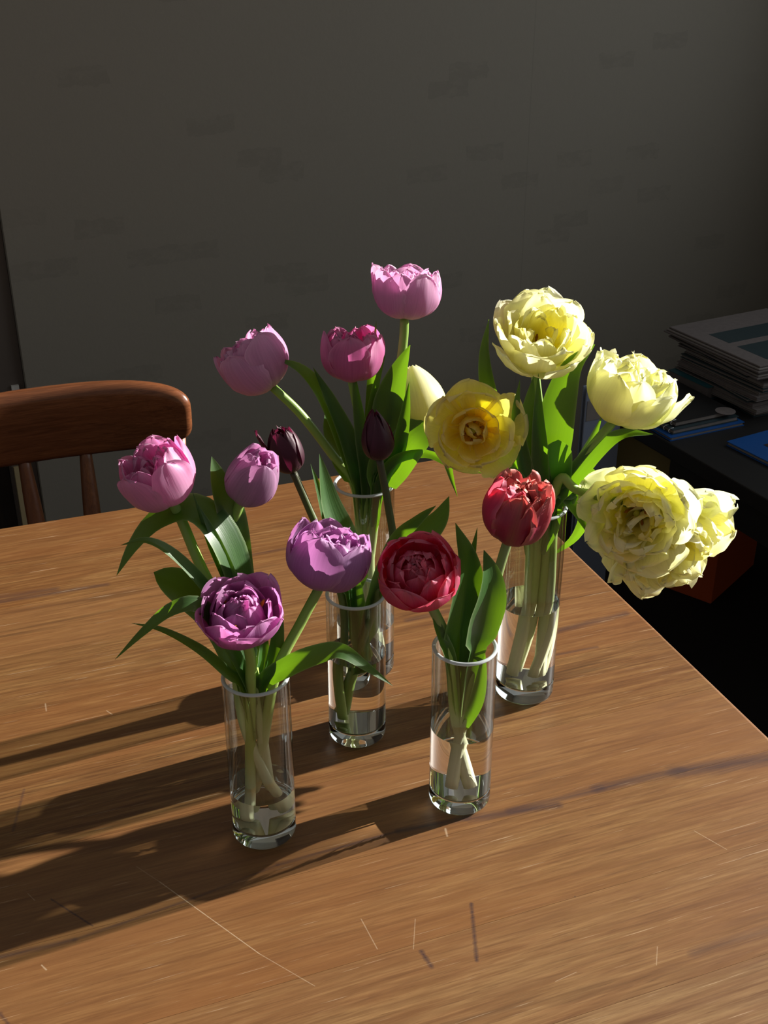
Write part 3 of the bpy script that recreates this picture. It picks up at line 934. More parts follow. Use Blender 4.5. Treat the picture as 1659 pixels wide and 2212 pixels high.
def petal(parent, Mx, mat, rb, rt, h, W, az, r0=0.003, zoff=0.0, lip=0.0, cup=1.0, ruf=0.0, jag=0.0, tipw=0.85, twist=0.0, nu=20, nv=13, pos=0.62, lean=0.0):
    """one petal; its middle line swells to radius rb and ends at radius rt, height h above the bloom's base"""
    sd = prng.uniform(0, 100)
    if rt <= rb * 1.02:
        B = [(r0, zoff), (rb * 0.98, zoff - 0.02 * h), (rb * 1.20, h * 0.52), (rt, h)]
    else:
        B = [(r0, zoff), (rb * 0.90, zoff), (rb * 0.45 + rt * 0.62, h * 0.55), (rt, h)]
    L = 0.0
    pts = []
    for i in range(nu + 1):
        u = 1 - (1 - i / nu) ** 1.35
        c = ((1 - u) ** 3, 3 * u * (1 - u) ** 2, 3 * u * u * (1 - u), u ** 3)
        d = ((1 - u) ** 2, 2 * u * (1 - u), u * u)
        r = sum(k * p[0] for k, p in zip(c, B))
        z = sum(k * p[1] for k, p in zip(c, B))
        dr = sum(k * (B[j + 1][0] - B[j][0]) for j, k in enumerate(d))
        dz = sum(k * (B[j + 1][1] - B[j][1]) for j, k in enumerate(d))
        pts.append((u, r, z, atan2(dr, dz)))
    for p, q in zip(pts, pts[1:]):
        L += sqrt((p[1] - q[1]) ** 2 + (p[2] - q[2]) ** 2)
    verts, faces, uvs = [], [], []
    ca, sa = cos(az), sin(az)
    cl, sl = cos(lean), sin(lean)
    for (u, rr, zz, th) in pts:
        if u < pos:
            w = 0.28 + 0.72 * sin(pi / 2 * u / pos) ** 1.1
        else:
            k = (u - pos) / (1 - pos)
            w = max(0.0, 1 - k ** (1.5 + 1.8 * tipw)) ** (0.85 - 0.32 * tipw)
        w = max(w, 0.012) * W / 2
        rc = max(0.006, rr * cup + 0.004) * (1 - 0.18 * u)
        rr += lip * L * max(0.0, (u - 0.68) / 0.32) ** 2
        for j in range(nv):
            v = j / (nv - 1) * 2 - 1
            edge = abs(v)
            s = v * w * (1.0 + jag * 0.7 * noise.noise((v * 3 + sd, u * 8, sd)) * u)
            ang = max(-1.7, min(1.7, s / rc))
            lat = rc * sin(ang)
            inn = rc * (1 - cos(ang))
            n1 = noise.noise((u * 4.6 + sd, v * 1.7, sd * 1.7))
            n2 = noise.noise((u * 2.0, v * 1.6 + sd, 3.3 + sd))
            n3 = noise.noise((v * 3.6 + sd, sd * 0.7, u * 2.5))
            inn += ruf * L * (1.5 * edge ** 1.5 * u * n1 + 0.5 * u * n2 + 0.6 * u ** 3 * n3)
            inn -= 0.010 * L * math.exp(-(v / 0.16) ** 2) * u
            R1 = rr - cos(th) * inn
            Z1 = zz + sin(th) * inn
            if jag:
                Z1 += jag * 0.16 * L * u ** 5 * noise.noise((v * 4.5 + sd, 1.7, sd))
            Z1 += lat * sin(twist * u * u) * 0.5
            R2 = R1 * cl + Z1 * sl
            Z2 = -R1 * sl + Z1 * cl
            verts.append(Mx @ Vector((R2 * ca - lat * sa, R2 * sa + lat * ca, Z2)))
    for i in range(nu):
        for j in range(nv - 1):
            faces.append((i * nv + j, i * nv + j + 1, (i + 1) * nv + j + 1, (i + 1) * nv + j))
            for (a, b) in ((i, j), (i, j + 1), (i + 1, j + 1), (i + 1, j)):
                uvs.append((b / (nv - 1), pts[a][0]))
    me = bpy.data.meshes.new('petal')
    me.from_pydata(verts, [], faces)
    uv = me.uv_layers.new(name='UVMap')
    for i, c in enumerate(uvs):
        uv.data[i].uv = c
    return link('petal', me, mat, parent)


def axis_matrix(base, ax, spin):
    Z = ax.normalized()
    X = (RT - Z * RT.dot(Z)).normalized()
    Y = Z.cross(X)
    return Matrix(((X.x, Y.x, Z.x, base.x), (X.y, Y.y, Z.y, base.y), (X.z, Y.z, Z.z, base.z), (0, 0, 0, 1))) @ Matrix.Rotation(spin, 4, 'Z')


def camdir(r, u, t):
    """direction from picture right / world up / towards the camera"""
    return (RT * r + Vector((0, 0, 1)) * u - FH * t).normalized()


def bloom(parent, base, ax, D, H, whorls, spin=0.0, jit=1.0):
    """whorls: (count, petals, belly, tip, height, width, ruffle, jag, phase, extras) in shares of half width and height"""
    Mx = axis_matrix(base, ax, spin)
    R = D / 2
    for w in whorls:
        n, m, rb, rt, h, W, ruf, jag, ph = w[:9]
        ex = w[9] if len(w) > 9 else {}
        for k in range(n):
            if 'tipw' not in ex:
                ex = dict(ex, tw_=1)
            kx = {q: v_ for q, v_ in ex.items() if q != 'tw_'}
            if 'tw_' in ex:
                kx['tipw'] = prng.uniform(0.45, 0.95)
            kx['lip'] = kx.get('lip', 0.0) + prng.uniform(-0.03, 0.04) * jit
            az = ph + 2 * pi * k / n + prng.uniform(-0.16, 0.16) * jit
            petal(parent, Mx, m[k % len(m)], R * rb * prng.uniform(1 - 0.04 * jit, 1 + 0.04 * jit), R * rt * prng.uniform(1 - 0.10 * jit, 1 + 0.10 * jit),
                  H * h * prng.uniform(1 - 0.07 * jit, 1 + 0.04 * jit), R * W * prng.uniform(0.93, 1.07), az, ruf=ruf, jag=jag,
                  twist=prng.uniform(-0.6, 0.6) * jit, **kx)
    return Mx


def stamens(parent, Mx, n, L, spread, which=None):
    for k in range(n):
        a = 2 * pi * k / n + 0.4
        p0 = Mx @ Vector((0.003 * cos(a), 0.003 * sin(a), 0.003))
        p1 = Mx @ Vector((spread * 0.7 * cos(a), spread * 0.7 * sin(a), L * 0.6))
        p2 = Mx @ Vector((spread * cos(a), spread * sin(a), L))
        tube('stamen', spline([p0, p1, p2], 7), [0.0008] * 4 + [0.0012, 0.0019, 0.0009], ANTHER, parent, 6)
    tube('pistil', [Mx @ Vector((0, 0, 0.002)), Mx @ Vector((0, 0, L * 0.5)), Mx @ Vector((0, 0, L * 0.8))], [0.003, 0.0026, 0.0034], PISTIL, parent, 8)


def into_vase(V, p, marg=0.75):
    """pull a point that lies below the rim inside the glass"""
    if p.z < V['top'] + 0.006:
        d = Vector((p.x - V['b'].x, p.y - V['b'].y, 0))
        lim = V['r'] * marg
        if d.length > lim:
            d *= lim / d.length
        p = Vector((V['b'].x + d.x, V['b'].y + d.y, max(p.z, V['floor'] + 0.008)))
    return p


def inside_run(V, pts, marg):
    """keep a line inside the glass until it first rises over the rim; after that it may hang lower"""
    out, res, flags = False, [], []
    for p in pts:
        if p.z >= V['top'] + 0.006:
            out = True
        res.append(p if out else into_vase(V, p, marg))
        flags.append(not out)
    return res, flags


def stem(parent, V, bottom, pts, end, mat, r=0.0052):
    """bottom: (right, towards camera) offset in the vase; pts: pixels with depth; end: bloom base"""
    b = V['b'] + RT * bottom[0] - FH * bottom[1]
    b.z = V['floor'] + 0.007
    P = [b] + inside_run(V, [near(V['b'], *q) for q in pts], 0.72)[0] + [end]
    S = inside_run(V, spline(P, 34), 0.80)[0]
    n = len(S)
    st_ = tube('stem', S, [r * (1.10 - 0.16 * k / n) for k in range(n)], mat, parent, 12)
    st_.cycles.is_caustics_receiver = True


def leaf(parent, V, pts, width, roll=0.0, fold=0.22, mat=None, down=0.06, tip=1.3, curl=0.0, blunt=False, wmax=0.40):
    """a strap leaf along pixels with depth offsets; width is in pixels; its foot runs down into the vase"""
    P = inside_run(V, [near(V['b'], *q) for q in pts], 0.74)[0]
    if down:
        f = V['b'].lerp(Vector((P[0].x, P[0].y, V['b'].z)), 0.35)
        P = [Vector((f.x, f.y, max(V['wz'] + 0.012, P[0].z - down)))] + P
    n, nv = 26, 9
    S, ins = inside_run(V, spline(P, n), 0.82)
    dep = (S[n // 2] - CAM).dot(FWD)
    wm = width * dep / FPX
    seed = prng.uniform(0, 50)
    verts, faces, uvs = [], [], []
    for i, s in enumerate(S):
        T = (S[min(i + 1, n - 1)] - S[max(i - 1, 0)]).normalized()
        N = (CAM - s).normalized()
        N = (N - T * N.dot(T)).normalized()
        u = i / (n - 1)
        ro = radians(roll) + 0.25 * noise.noise((u * 2.0, seed, 0))
        N = Matrix.Rotation(ro + curl * u * u, 3, T) @ N
        B = T.cross(N)
        if u < wmax:
            w = 0.34 + 0.66 * sin(pi / 2 * u / wmax)
        else:
            k = (u - wmax) / (1 - wmax)
            w = (1 - k ** (1.6 if not blunt else 7)) ** (1 / tip * 1.2)
        w = max(w, 0.012) * wm / 2
        inside = ins[i]
        if inside:
            w = min(w, V['r'] * 0.42)
        for j in range(nv):
            v = j / (nv - 1) * 2 - 1
            h = fold * (abs(v) ** 1.5) * w * (1.0 if not inside else 1.6)
            h += 0.10 * w * abs(v) * noise.noise((u * 5 + seed, v * 0.7, 1.1))
            q = s + B * (v * w * (1 - 0.25 * fold)) + N * h
            if inside:
                q = into_vase(V, q, 0.94)
            verts.append(q)
    for i in range(n - 1):
        for j in range(nv - 1):
            faces.append((i * nv + j, i * nv + j + 1, (i + 1) * nv + j + 1, (i + 1) * nv + j))
            for (a, b) in ((i, j), (i, j + 1), (i + 1, j + 1), (i + 1, j)):
                uvs.append((b / (nv - 1), a / (n - 1)))
    me = bpy.data.meshes.new('leaf')
    me.from_pydata(verts, [], faces)
    uv = me.uv_layers.new(name='UVMap')
    for i, c in enumerate(uvs):
        uv.data[i].uv = c
    return link('leaf', me, mat or GREEN, parent)


def tulip(V, label, group):
    return thing('tulip', label, 'tulip', V['b'] + Vector((0, 0, V['floor'] - V['b'].z + 0.001)), group)


def px2m(p, px):
    return px * (p - CAM).dot(FWD) / FPX


def cup(m, top=0.86, ruf=0.04, ph=0.0, fill=1.0, w=1.0):
    """a double tulip cup, filled to the top"""
    return [(5, m, 0.98, top, 1.00, 1.42 * w, ruf * 0.9, 0.25, ph, dict(lip=0.01)),
            (5, m, 0.90, top * 0.82, 1.00, 1.25 * w, ruf * 1.2, 0.3, ph + 0.63, dict(zoff=0.001)),
            (5, m, 0.72, top * 0.62, 0.98 * fill, 0.98 * w, ruf * 1.6, 0.3, ph + 0.2, dict(zoff=0.002)),
            (4, m, 0.52, top * 0.40, 0.95 * fill, 0.80 * w, ruf * 2.4, 0.4, ph + 0.7, dict(zoff=0.003)),
            (3, m, 0.32, top * 0.18, 0.90 * fill, 0.60 * w, ruf * 3.0, 0.4, ph + 0.1, dict(zoff=0.004))]


def peony(m, mi, ruf=0.06, ph=0.0, top=0.95):
    """an open, many-petalled bloom with a crumpled heart"""
    return [(5, m, 0.96, top, 0.90, 1.38, ruf * 1.0, 0.3, ph, dict(lip=0.03)),
            (5, m, 0.92, top * 0.86, 1.00, 1.22, ruf, 0.2, ph + 0.63, dict(zoff=0.001)),
            (5, m, 0.78, top * 0.66, 1.00, 1.15, ruf * 1.6, 0.3, ph + 0.25, dict(zoff=0.002)),
            (6, mi, 0.64, top * 0.36, 1.04, 1.00, ruf * 1.8, 0.4, ph + 0.75, dict(zoff=0.003)),
            (6, mi, 0.52, top * 0.14, 1.04, 0.90, ruf * 2.2, 0.5, ph + 0.1, dict(zoff=0.004)),
            (5, mi, 0.36, top * 0.04, 1.00, 0.74, ruf * 2.6, 0.5, ph + 0.5, dict(zoff=0.005))]


G_A, G_B, G_C, G_D, G_E = ('tulips in the front lilac vase', 'dark tulips', 'pink tulips in the tall vase', 'red tulips', 'yellow tulips')

# ---- vase A : lilac and purple
t = tulip(VA, 'rose pink tulip cup leaning towards the chair', G_A)
hb = near(VA['b'], 372, 1082, 0.055)
bloom(t, hb, camdir(-0.36, 0.90, 0.10), px2m(hb, 162), px2m(hb, 124), cup([PET['rose']], 0.92, 0.05, 0.35))
stem(t, VA, (0.014, -0.008), [(527, 1560, 0.0), (500, 1370, 0.02), (430, 1215, 0.045), (397, 1135, 0.055)], hb, STEM)
leaf(t, VA, [(520, 1440, 0.012), (515, 1260, 0.04), (472, 1145, 0.05), (410, 1098, 0.055), (340, 1125, 0.05), (290, 1178, 0.03), (252, 1243, 0.01)], 96, 40, 0.15)
leaf(t, VA, [(530, 1450, 0.0), (490, 1340, 0.015), (432, 1257, 0.02), (370, 1195, 0.02), (315, 1168, 0.01), (260, 1178, 0.0)], 42, 42)
leaf(t, VA, [(520, 1440, 0.005), (500, 1290, 0.03), (450, 1165, 0.04), (415, 1060, 0.05)], 30, 30, 0.4)
leaf(t, VA, [(530, 1440, 0.008), (510, 1300, 0.03), (470, 1180, 0.04), (428, 1090, 0.045)], 46, 32, 0.3)

t = tulip(VA, 'pale mauve half closed tulip beside the dark maroon tulip', G_A)
hb = near(VA['b'], 521, 1076, 0.075)
bloom(t, hb, camdir(0.46, 0.86, 0.16), px2m(hb, 128), px2m(hb, 130), [
    (3, [PET['mauve']], 0.98, 0.50, 1.00, 1.85, 0.02, 0.0, 2.6),
    (3, [PET['mauve']], 0.94, 0.46, 0.98, 1.65, 0.02, 0.0, 3.7),
    (4, [PET['mauve']], 0.70, 0.30, 0.95, 1.0, 0.07, 0.3, 0.8),
    (3, [PET['mauve']], 0.45, 0.15, 0.90, 0.8, 0.1, 0.3, 0.2)], 0.0, 0.7)
stem(t, VA, (0.006, -0.018), [(560, 1550, 0.0), (540, 1400, 0.02), (510, 1230, 0.065), (504, 1140, 0.075)], hb, STEM)
leaf(t, VA, [(545, 1440, 0.015), (520, 1250, 0.06), (500, 1120, 0.07), (474, 1045, 0.075), (457, 986, 0.08)], 70, 24, 0.2, wmax=0.62)

t = tulip(VA, 'open purple peony tulip with a ruffled heart, above the short vase rim', G_A)
hc = near(VA['b'], 521, 1330, -0.035)
ax = camdir(0.03, 0.95, 0.30)
D_, H_ = px2m(hc, 178), px2m(hc, 100)
hb = hc - ax * H_ * 0.55
mm = bloom(t, hb, ax, D_, H_, peony([PET['purple']], [PET['purple']], 0.06, -1.45, 0.98))
stamens(t, mm, 3, H_ * 0.85, 0.022)
stem(t, VA, (-0.012, 0.010), [(541, 1650, 0), (541, 1480, -0.010), (541, 1420, -0.018)], hb, STEM)
leaf(t, VA, [(535, 1480, -0.01), (480, 1372, -0.02), (430, 1310, -0.03), (370, 1318, -0.035), (308, 1367, -0.03), (248, 1425, -0.02)], 48, 40, 0.25)
leaf(t, VA, [(532, 1500, -0.012), (485, 1452, -0.02), (425, 1402, -0.03), (350, 1362, -0.02), (284, 1346, -0.01)], 38, 45, 0.3)
leaf(t, VA, [(530, 1460, 0.0), (470, 1345, 0.015), (405, 1285, 0.02), (332, 1236, 0.02)], 100, 30, 0.25, blunt=True)

t = tulip(VA, 'soft lilac tulip cup next to the red tulip', G_A)
hb = near(VA['b'], 692, 1266, 0.035)
bloom(t, hb, camdir(0.27, 0.93, -0.16), px2m(hb, 186), px2m(hb, 130), cup([PET['lilac']], 0.84, 0.04, 0.5, 0.94, 1.06))
stem(t, VA, (-0.010, -0.014), [(575, 1560, 0.0), (606, 1445, 0.005), (650, 1345, 0.022)], hb, STEM)
leaf(t, VA, [(560, 1490, 0), (625, 1440, -0.004), (695, 1412, -0.004), (738, 1408, -0.006), (790, 1440, -0.01), (848, 1481, -0.015)], 50, -22, 0.25)
leaf(t, VA, [(572, 1480, 0.010), (590, 1420, 0.012), (600, 1355, 0.015), (606, 1300, 0.02)], 46, 30, 0.3)
leaf(t, VA, [(562, 1480, 0.012), (568, 1420, 0.018), (572, 1340, 0.025)], 44, 30, 0.3)

# ---- vase B : dark maroon
t = tulip(VB, 'nearly black maroon tulip bud behind the pale mauve tulip', G_B)
hb = near(VB['b'], 632, 1017, 0.04)
bloom(t, hb, camdir(-0.26, 0.96, 0.0), px2m(hb, 82), px2m(hb, 102), [
    (3, [PET['dark']], 0.98, 0.52, 1.00, 1.75, 0.02, 0.1, 0.3, dict(tipw=0.1)),
    (3, [PET['dark']], 0.92, 0.40, 0.98, 1.55, 0.03, 0.2, 1.35, dict(tipw=0.1)),
    (4, [PET['dark']], 0.66, 0.30, 0.98, 1.0, 0.08, 0.3, 0.2),
    (1, [PET['dark']], 1.0, 0.98, 1.06, 1.0, 0.05, 0.2, 3.0, dict(tipw=0.0, lip=0.04))], 0.1, 0.6)
stem(t, VB, (-0.012, 0.004), [(742, 1450, 0.0), (742, 1310, 0.0), (706, 1190, 0.02), (668, 1100, 0.032)], hb, STEM_DARK, 0.0042)
leaf(t, VB, [(762, 1310, 0.005), (738, 1180, 0.02), (708, 1080, 0.03), (690, 980, 0.04)], 92, 34, 0.3)
leaf(t, VB, [(750, 1320, 0.008), (720, 1180, 0.03), (694, 1080, 0.04), (671, 1002, 0.045)], 38, 36, 0.35)

t = tulip(VB, 'dark maroon pointed tulip bud in front of the tall pink vase', G_B)
hb = near(VB['b'], 819, 989, 0.03)
bloom(t, hb, camdir(-0.10, 0.99, 0.04), px2m(hb, 78), px2m(hb, 112), [
    (3, [PET['dark']], 1.02, 0.16, 0.96, 1.8, 0.02, 0.0, 0.7, dict(tipw=0.0, pos=0.45)),
    (3, [PET['dark']], 0.96, 0.12, 1.04, 1.6, 0.02, 0.0, 1.75, dict(tipw=0.0, pos=0.45)),
    (3, [PET['dark']], 0.66, 0.10, 0.92, 1.0, 0.05, 0.0, 0.2, dict(tipw=0.0))], 0.3, 0.5)
stem(t, VB, (-0.010, -0.012), [(765, 1440, 0.0), (812, 1310, 0.0), (848, 1190, 0.012), (838, 1090, 0.022)], hb, STEM_DARK, 0.0042)
leaf(t, VB, [(798, 1310, 0.0), (848, 1175, -0.005), (902, 1120, -0.005), (942, 1092, 0.0)], 48, 35, 0.35)
leaf(t, VB, [(812, 1310, 0.006), (880, 1185, 0.02), (942, 1125, 0.025), (970, 1072, 0.03)], 84, 25, 0.25)
leaf(t, VB, [(778, 1440, -0.004), (772, 1360, -0.002), (764, 1260, 0.01), (756, 1190, 0.02)], 52, 30, 0.3, down=0.03)

# ---- vase C : pink and one cream
t = tulip(VC, 'tall pale pink tulip cup, highest bloom of all', G_C)
hb = near(VC['b'], 874, 687, 0.02)
bloom(t, hb, camdir(0.07, 0.99, -0.12), px2m(hb, 150), px2m(hb, 104), cup([PET['pink']], 0.92, 0.04, 0.2))
stem(t, VC, (-0.010, 0.0), [(800, 1200, 0.0), (822, 1020, 0.005), (858, 830, 0.015), (871, 740, 0.02)], hb, STEM)
leaf(t, VC, [(805, 1050, 0.0), (838, 950, 0.005), (842, 870, 0.005), (860, 805, 0.008), (886, 745, 0.01)], 87, -10, 0.25)
leaf(t, VC, [(815, 1050, -0.004), (852, 980, -0.008), (872, 900, -0.01), (884, 824, -0.01)], 47, 25, 0.35)

t = tulip(VC, 'pink tulip hanging outwards on a slanted stem above the chair side', G_C)
hb = near(VC['b'], 589, 836, 0.0)
bloom(t, hb, camdir(-0.56, 0.82, -0.08), px2m(hb, 150), px2m(hb, 118), cup([PET['pink']], 0.95, 0.05, 0.6))
stem(t, VC, (0.014, 0.006), [(782, 1200, 0.0), (768, 1055, 0.0), (716, 980, 0.0), (650, 895, 0.0)], hb, STEM)
leaf(t, VC, [(778, 1050, 0.0), (742, 950, -0.005), (700, 858, -0.01), (652, 800, -0.01), (598, 774, -0.005)], 52, 25, 0.28)
leaf(t, VC, [(775, 1050, 0.006), (738, 990, 0.01), (712, 930, 0.015), (705, 880, 0.02)], 72, 28, 0.25)

t = tulip(VC, 'deep pink tulip cup rising from the middle of the tall vase', G_C)
hb = near(VC['b'], 760, 820, 0.0)
bloom(t, hb, camdir(0.03, 0.99, -0.06), px2m(hb, 134), px2m(hb, 108), cup([PET['pinkhot']], 0.88, 0.05, 0.9))
stem(t, VC, (0.0, -0.012), [(792, 1200, 0.0), (790, 1050, 0.0), (780, 930, 0.0)], hb, STEM)
leaf(t, VC, [(780, 1050, -0.004), (752, 950, -0.008), (716, 870, -0.012), (676, 793, -0.012)], 47, 15, 0.3)
leaf(t, VC, [(795, 1050, -0.006), (783, 940, -0.01), (772, 860, -0.012), (763, 794, -0.012)], 36, -15, 0.4)
leaf(t, VC, [(798, 1050, 0.004), (797, 930, 0.008), (810, 840, 0.01), (833, 762, 0.01)], 30, 20, 0.4)
leaf(t, VC, [(797, 1050, 0.012), (800, 900, 0.018), (805, 780, 0.02), (813, 693, 0.02)], 27, 0, 0.3)

t = tulip(VC, 'closed cream tulip bulb partly behind the open yellow tulip', G_C)
hb = near(VC['b'], 908, 914, 0.03)
bloom(t, hb, camdir(-0.16, 0.97, -0.15), px2m(hb, 148), px2m(hb, 128), [
    (4, [PET['cream']], 1.0, 0.14, 1.00, 1.8, 0.012, 0.0, 0.3, dict(pos=0.6, tipw=1.0)),
    (4, [PET['cream']], 0.95, 0.12, 0.98, 1.6, 0.012, 0.0, 1.1, dict(pos=0.6, tipw=1.0)),
    (4, [PET['cream']], 0.66, 0.20, 0.94, 1.0, 0.05, 0.2, 0.6)], 0.0, 0.6)
stem(t, VC, (0.010, 0.012), [(800, 1180, 0.0), (826, 1045, 0.005), (876, 965, 0.02)], hb, STEM)
leaf(t, VC, [(808, 1060, 0.0), (850, 1005, -0.004), (890, 950, -0.006), (928, 916, 0.0)], 87, -8, 0.2, blunt=True)
leaf(t, VC, [(812, 1055, -0.006), (850, 994, -0.012), (920, 978, -0.015), (985, 1008, -0.01), (1050, 1024, 0.0)], 29, 30, 0.3)
leaf(t, VC, [(810, 1060, -0.008), (805, 1020, -0.012), (812, 985, -0.016), (838, 960, -0.02)], 38, 20, 0.3)

# ---- vase D : red
t = tulip(VD, 'crimson peony tulip wide open, leaning against the lilac tulip', G_D)
hc = near(VD['b'], 902, 1240, -0.02)
ax = camdir(-0.10, 0.84, 0.52)
D_, H_ = px2m(hc, 180), px2m(hc, 92)
hb = hc - ax * H_ * 0.52
mm = bloom(t, hb, ax, D_, H_, peony([PET['red']], [PET['red']], 0.055, -1.2, 0.90))
stem(t, VD, (0.008, 0.010), [(985, 1560, 0), (974, 1440, 0.0), (962, 1375, 0.0), (945, 1335, -0.002)], hb, STEM_GREY)
leaf(t, VD, [(990, 1430, 0.004), (1003, 1330, 0.006), (1010, 1225, 0.008), (984, 1130, 0.01)], 104, 30, 0.22)
leaf(t, VD, [(975, 1440, -0.004), (958, 1390, -0.006), (943, 1345, -0.006), (935, 1310, 0.0)], 30, 20, 0.35)

t = tulip(VD, 'half open red and olive tulip in front of the tall yellow tulip vase', G_D)
hb = near(VD['b'], 1098, 1165, 0.03)
bloom(t, hb, camdir(0.20, 0.97, 0.06), px2m(hb, 148), px2m(hb, 140), cup([PET['redflame'], PET['redflame'], PET['red']], 0.70, 0.10, 0.7))
stem(t, VD, (-0.008, 0.012), [(1000, 1560, 0), (1022, 1440, 0.004), (1062, 1290, 0.02), (1084, 1210, 0.028)], hb, STEM_GREY)
leaf(t, VD, [(1015, 1440, -0.004), (1042, 1340, -0.006), (1056, 1260, -0.006), (1045, 1188, -0.004)], 100, 42, 0.3, wmax=0.55)
leaf(t, VD, [(1000, 1420, 0.010), (1008, 1310, 0.014), (1014, 1220, 0.016), (1031, 1139, 0.016)], 46, 40, 0.35)
leaf(t, VD, [(1000, 1580, -0.004), (1026, 1520, -0.004), (1040, 1460, -0.002), (1046, 1400, 0.002)], 34, 10, 0.3, down=0.0)

# ---- vase E : yellow
yl = [PET['cream'], PET['yellow']]
t = tulip(VE, 'wide open yellow tulip with a golden heart facing the room', G_E)
hc = near(VE['b'], 1022, 930, -0.02)
ax = camdir(-0.04, 0.24, 0.97)
D_, H_ = px2m(hc, 194), px2m(hc, 56)
s = H_ * 1.6
hb = hc - ax * H_ * 0.5
yy, gg = [PET['yellow']], [PET['gold']]
mm = bloom(t, hb, ax, D_, H_, [
    (5, yy, 0.70, 1.08, 0.50, 1.36, 0.12, 0.35, 0.5), (5, yy, 0.66, 0.90, 0.85, 1.15, 0.12, 0.35, 1.1),
    (5, gg, 0.50, 0.58, 1.0, 0.86, 0.09, 0.2, 0.8), (4, gg, 0.34, 0.22, 0.95, 0.66, 0.12, 0.3, 0.1), (2, gg, 0.18, 0.05, 0.9, 0.5, 0.12, 0.2, 0.7)], 0.0, 1.4)
stamens(t, mm, 6, s * 0.42, 0.012)
stem(t, VE, (-0.012, 0.004), [(1140, 1300, 0.0), (1142, 1120, 0.0), (1105, 1010, 0.004), (1060, 950, 0.006)], hb, STEM)
leaf(t, VE, [(1140, 1100, 0.004), (1102, 980, 0.008), (1062, 860, 0.012), (1048, 770, 0.012), (1056, 690, 0.012)], 54, -25, 0.35)
leaf(t, VE, [(1138, 1100, 0.006), (1080, 1000, 0.012), (1005, 960, 0.02), (966, 975, 0.02), (972, 1020, 0.02), (988, 1073, 0.015)], 33, 0, 0.3)
leaf(t, VE, [(1150, 1095, -0.008), (1120, 1040, -0.014), (1090, 1008, -0.016), (1056, 990, -0.02)], 38, 20, 0.35)

t = tulip(VE, 'large pale yellow tulip standing highest over the tall vase', G_E)
hc = near(VE['b'], 1166, 735, 0.02)
ax = camdir(0.10, 0.86, 0.50)
D_, H_ = px2m(hc, 200), px2m(hc, 122)
s = H_
hb = hc - ax * H_ * 0.52
cc, cg = [PET['cream']], [PET['creamgreen'], PET['cream']]
mm = bloom(t, hb, ax, D_, H_, [
    (5, cg, 0.80, 1.12, 0.78, 1.15, 0.07, 0.3, -1.2), (5, cc, 0.78, 0.95, 1.0, 1.15, 0.07, 0.3, -0.6),
    (5, cc, 0.66, 0.72, 1.0, 0.95, 0.10, 0.35, -1.0), (5, [PET['cream'], PET['yellow']], 0.50, 0.50, 0.98, 0.80, 0.12, 0.4, -0.4), (4, [PET['yellow']], 0.34, 0.26, 0.85, 0.6, 0.14, 0.5, 0.2)])
stamens(t, mm, 5, s * 0.45, 0.012)
stem(t, VE, (-0.006, -0.012), [(1150, 1300, 0.0), (1166, 1090, 0.0), (1170, 950, 0.008)], hb, STEM)
leaf(t, VE, [(1168, 1090, 0.004), (1190, 965, 0.008), (1210, 865, 0.010), (1236, 792, 0.010), (1285, 744, 0.012)], 90, 5, 0.2)
leaf(t, VE, [(1160, 1090, 0.0), (1148, 985, -0.004), (1140, 905, -0.006), (1152, 815, -0.004)], 74, 12, 0.25)
leaf(t, VE, [(1168, 1090, -0.006), (1168, 985, -0.010), (1164, 900, -0.012), (1163, 806, -0.012)], 44, -12, 0.35)
leaf(t, VE, [(1152, 1090, -0.006), (1128, 985, -0.010), (1114, 900, -0.012), (1123, 820, -0.012)], 38, 15, 0.35)

t = tulip(VE, 'cream double tulip with green flushed outer petals, leaning out to the papers', G_E)
hb = near(VE['b'], 1327, 908, -0.005)
cg = [PET['creamgreen'], PET['cream']]
bloom(t, hb, camdir(0.36, 0.92, 0.06), px2m(hb, 182), px2m(hb, 128), cup(cg, 0.95, 0.075, 0.2) + [(5, [PET['cream']], 0.60, 0.62, 1.02, 0.8, 0.14, 0.5, 0.5), (1, [PET['creamgreen']], 1.0, 1.15, 1.0, 1.0, 0.05, 0.2, -0.2, dict(tipw=0.0))])
stem(t, VE, (0.012, 0.004), [(1170, 1300, 0.0), (1196, 1090, 0.0), (1255, 995, -0.002)], hb, STEM)
leaf(t, VE, [(1190, 1090, -0.004), (1240, 1030, -0.008), (1290, 975, -0.010), (1345, 938, -0.012), (1411, 938, -0.012)], 51, -15, 0.3)
leaf(t, VE, [(1190, 1090, 0.004), (1235, 1025, 0.008), (1275, 955, 0.010), (1302, 895, 0.010)], 33, 20, 0.35)
leaf(t, VE, [(1185, 1090, 0.0), (1200, 1035, -0.004), (1204, 985, -0.004), (1206, 950, -0.002)], 69, 0, 0.2, blunt=True)

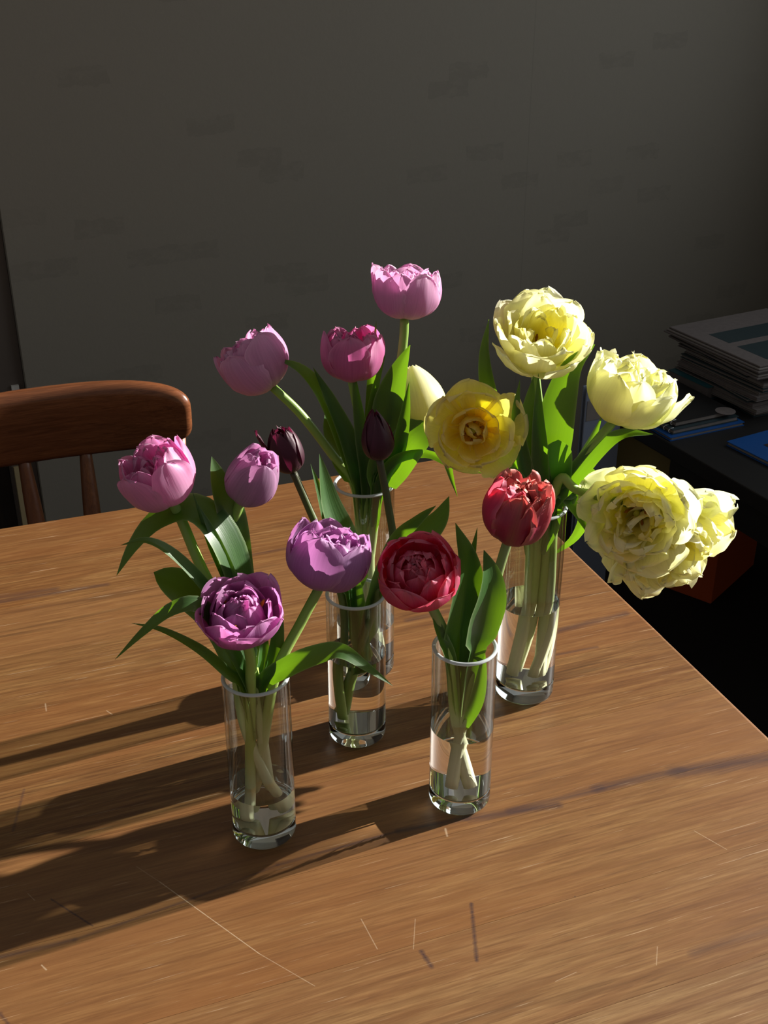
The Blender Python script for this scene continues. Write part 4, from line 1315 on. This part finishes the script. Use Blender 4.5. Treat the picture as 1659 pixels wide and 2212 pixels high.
for (cx_, cy_, w_, ax_, sp, ln, lb, st_) in (
        (1374, 1112, -0.045, camdir(-0.34, 0.08, 0.92), 0.3, 170, 'huge ruffled pale yellow tulip drooping past the table edge, stamens showing', [(1190, 1300, 0.0), (1196, 1090, 0.0), (1214, 1032, -0.018), (1252, 1060, -0.020)]),
        (1436, 1172, -0.022, camdir(0.24, -0.22, 0.92), 0.8, 184, 'ruffled pale yellow tulip behind the drooping one, petals flaring outwards', [(1195, 1300, 0.0), (1200, 1090, 0.005), (1232, 1040, 0.012), (1300, 1060, 0.02), (1370, 1110, 0.012)])):
    t = tulip(VE, lb, G_E)
    hc = near(VE['b'], cx_, cy_, w_)
    s = px2m(hc, ln)
    D_, H_ = s * 1.42, s * 0.62
    hb = hc - ax_ * H_ * 0.5
    cc = [PET['cream']]
    mm = bloom(t, hb, ax_, D_, H_, [
        (6, [PET['creamgreen'], PET['cream'], PET['cream']], 0.70, 1.08, 0.55, 0.98, 0.09, 0.4, sp), (6, cc, 0.68, 0.95, 0.80, 0.95, 0.10, 0.4, sp + 0.5),
        (6, cc, 0.62, 0.80, 0.95, 0.85, 0.12, 0.45, sp + 0.2), (6, cc, 0.52, 0.62, 1.0, 0.75, 0.14, 0.5, sp + 0.7),
        (6, [PET['cream'], PET['yellow']], 0.42, 0.46, 1.0, 0.62, 0.16, 0.5, sp + 0.3), (5, [PET['yellow']], 0.30, 0.28, 0.92, 0.52, 0.18, 0.5, sp + 0.1)], 0.0, 1.7)
    stamens(t, mm, 5, s * 0.36, 0.012)
    if sp > 0.5:
        for (az_, rt_, h_, w_) in ((0.75, 1.32, 0.75, 0.72), (0.35, 1.30, 0.45, 0.70), (0.05, 1.20, 0.6, 0.6), (-0.5, 1.12, 0.35, 0.7), (-1.2, 1.05, 0.4, 0.7)):
            petal(t, mm, PET['creamgreen'] if az_ > 0.3 else PET['cream'], D_ / 2 * 0.8, D_ / 2 * rt_, H_ * h_, D_ / 2 * w_, az_ - 0.0, ruf=0.10, jag=0.5, tipw=0.15, twist=prng.uniform(-0.6, 0.6))
    stem(t, VE, (0.004 + 0.01 * sp, 0.012 - 0.02 * sp), st_, hb, STEM)
    if sp < 0.5:
        leaf(t, VE, [(1196, 1095, -0.006), (1222, 1044, 0.0), (1254, 1095, -0.012), (1276, 1160, -0.020)], 84, 0, 0.2)
        leaf(t, VE, [(1192, 1092, 0.012), (1232, 1046, 0.022), (1266, 1096, 0.035), (1244, 1158, 0.050), (1188, 1204, 0.060)], 40, 10, 0.3)
    else:
        leaf(t, VE, [(1200, 1090, 0.0), (1232, 1040, 0.012), (1272, 1032, 0.010), (1304, 1066, 0.006)], 79, 10, 0.2)
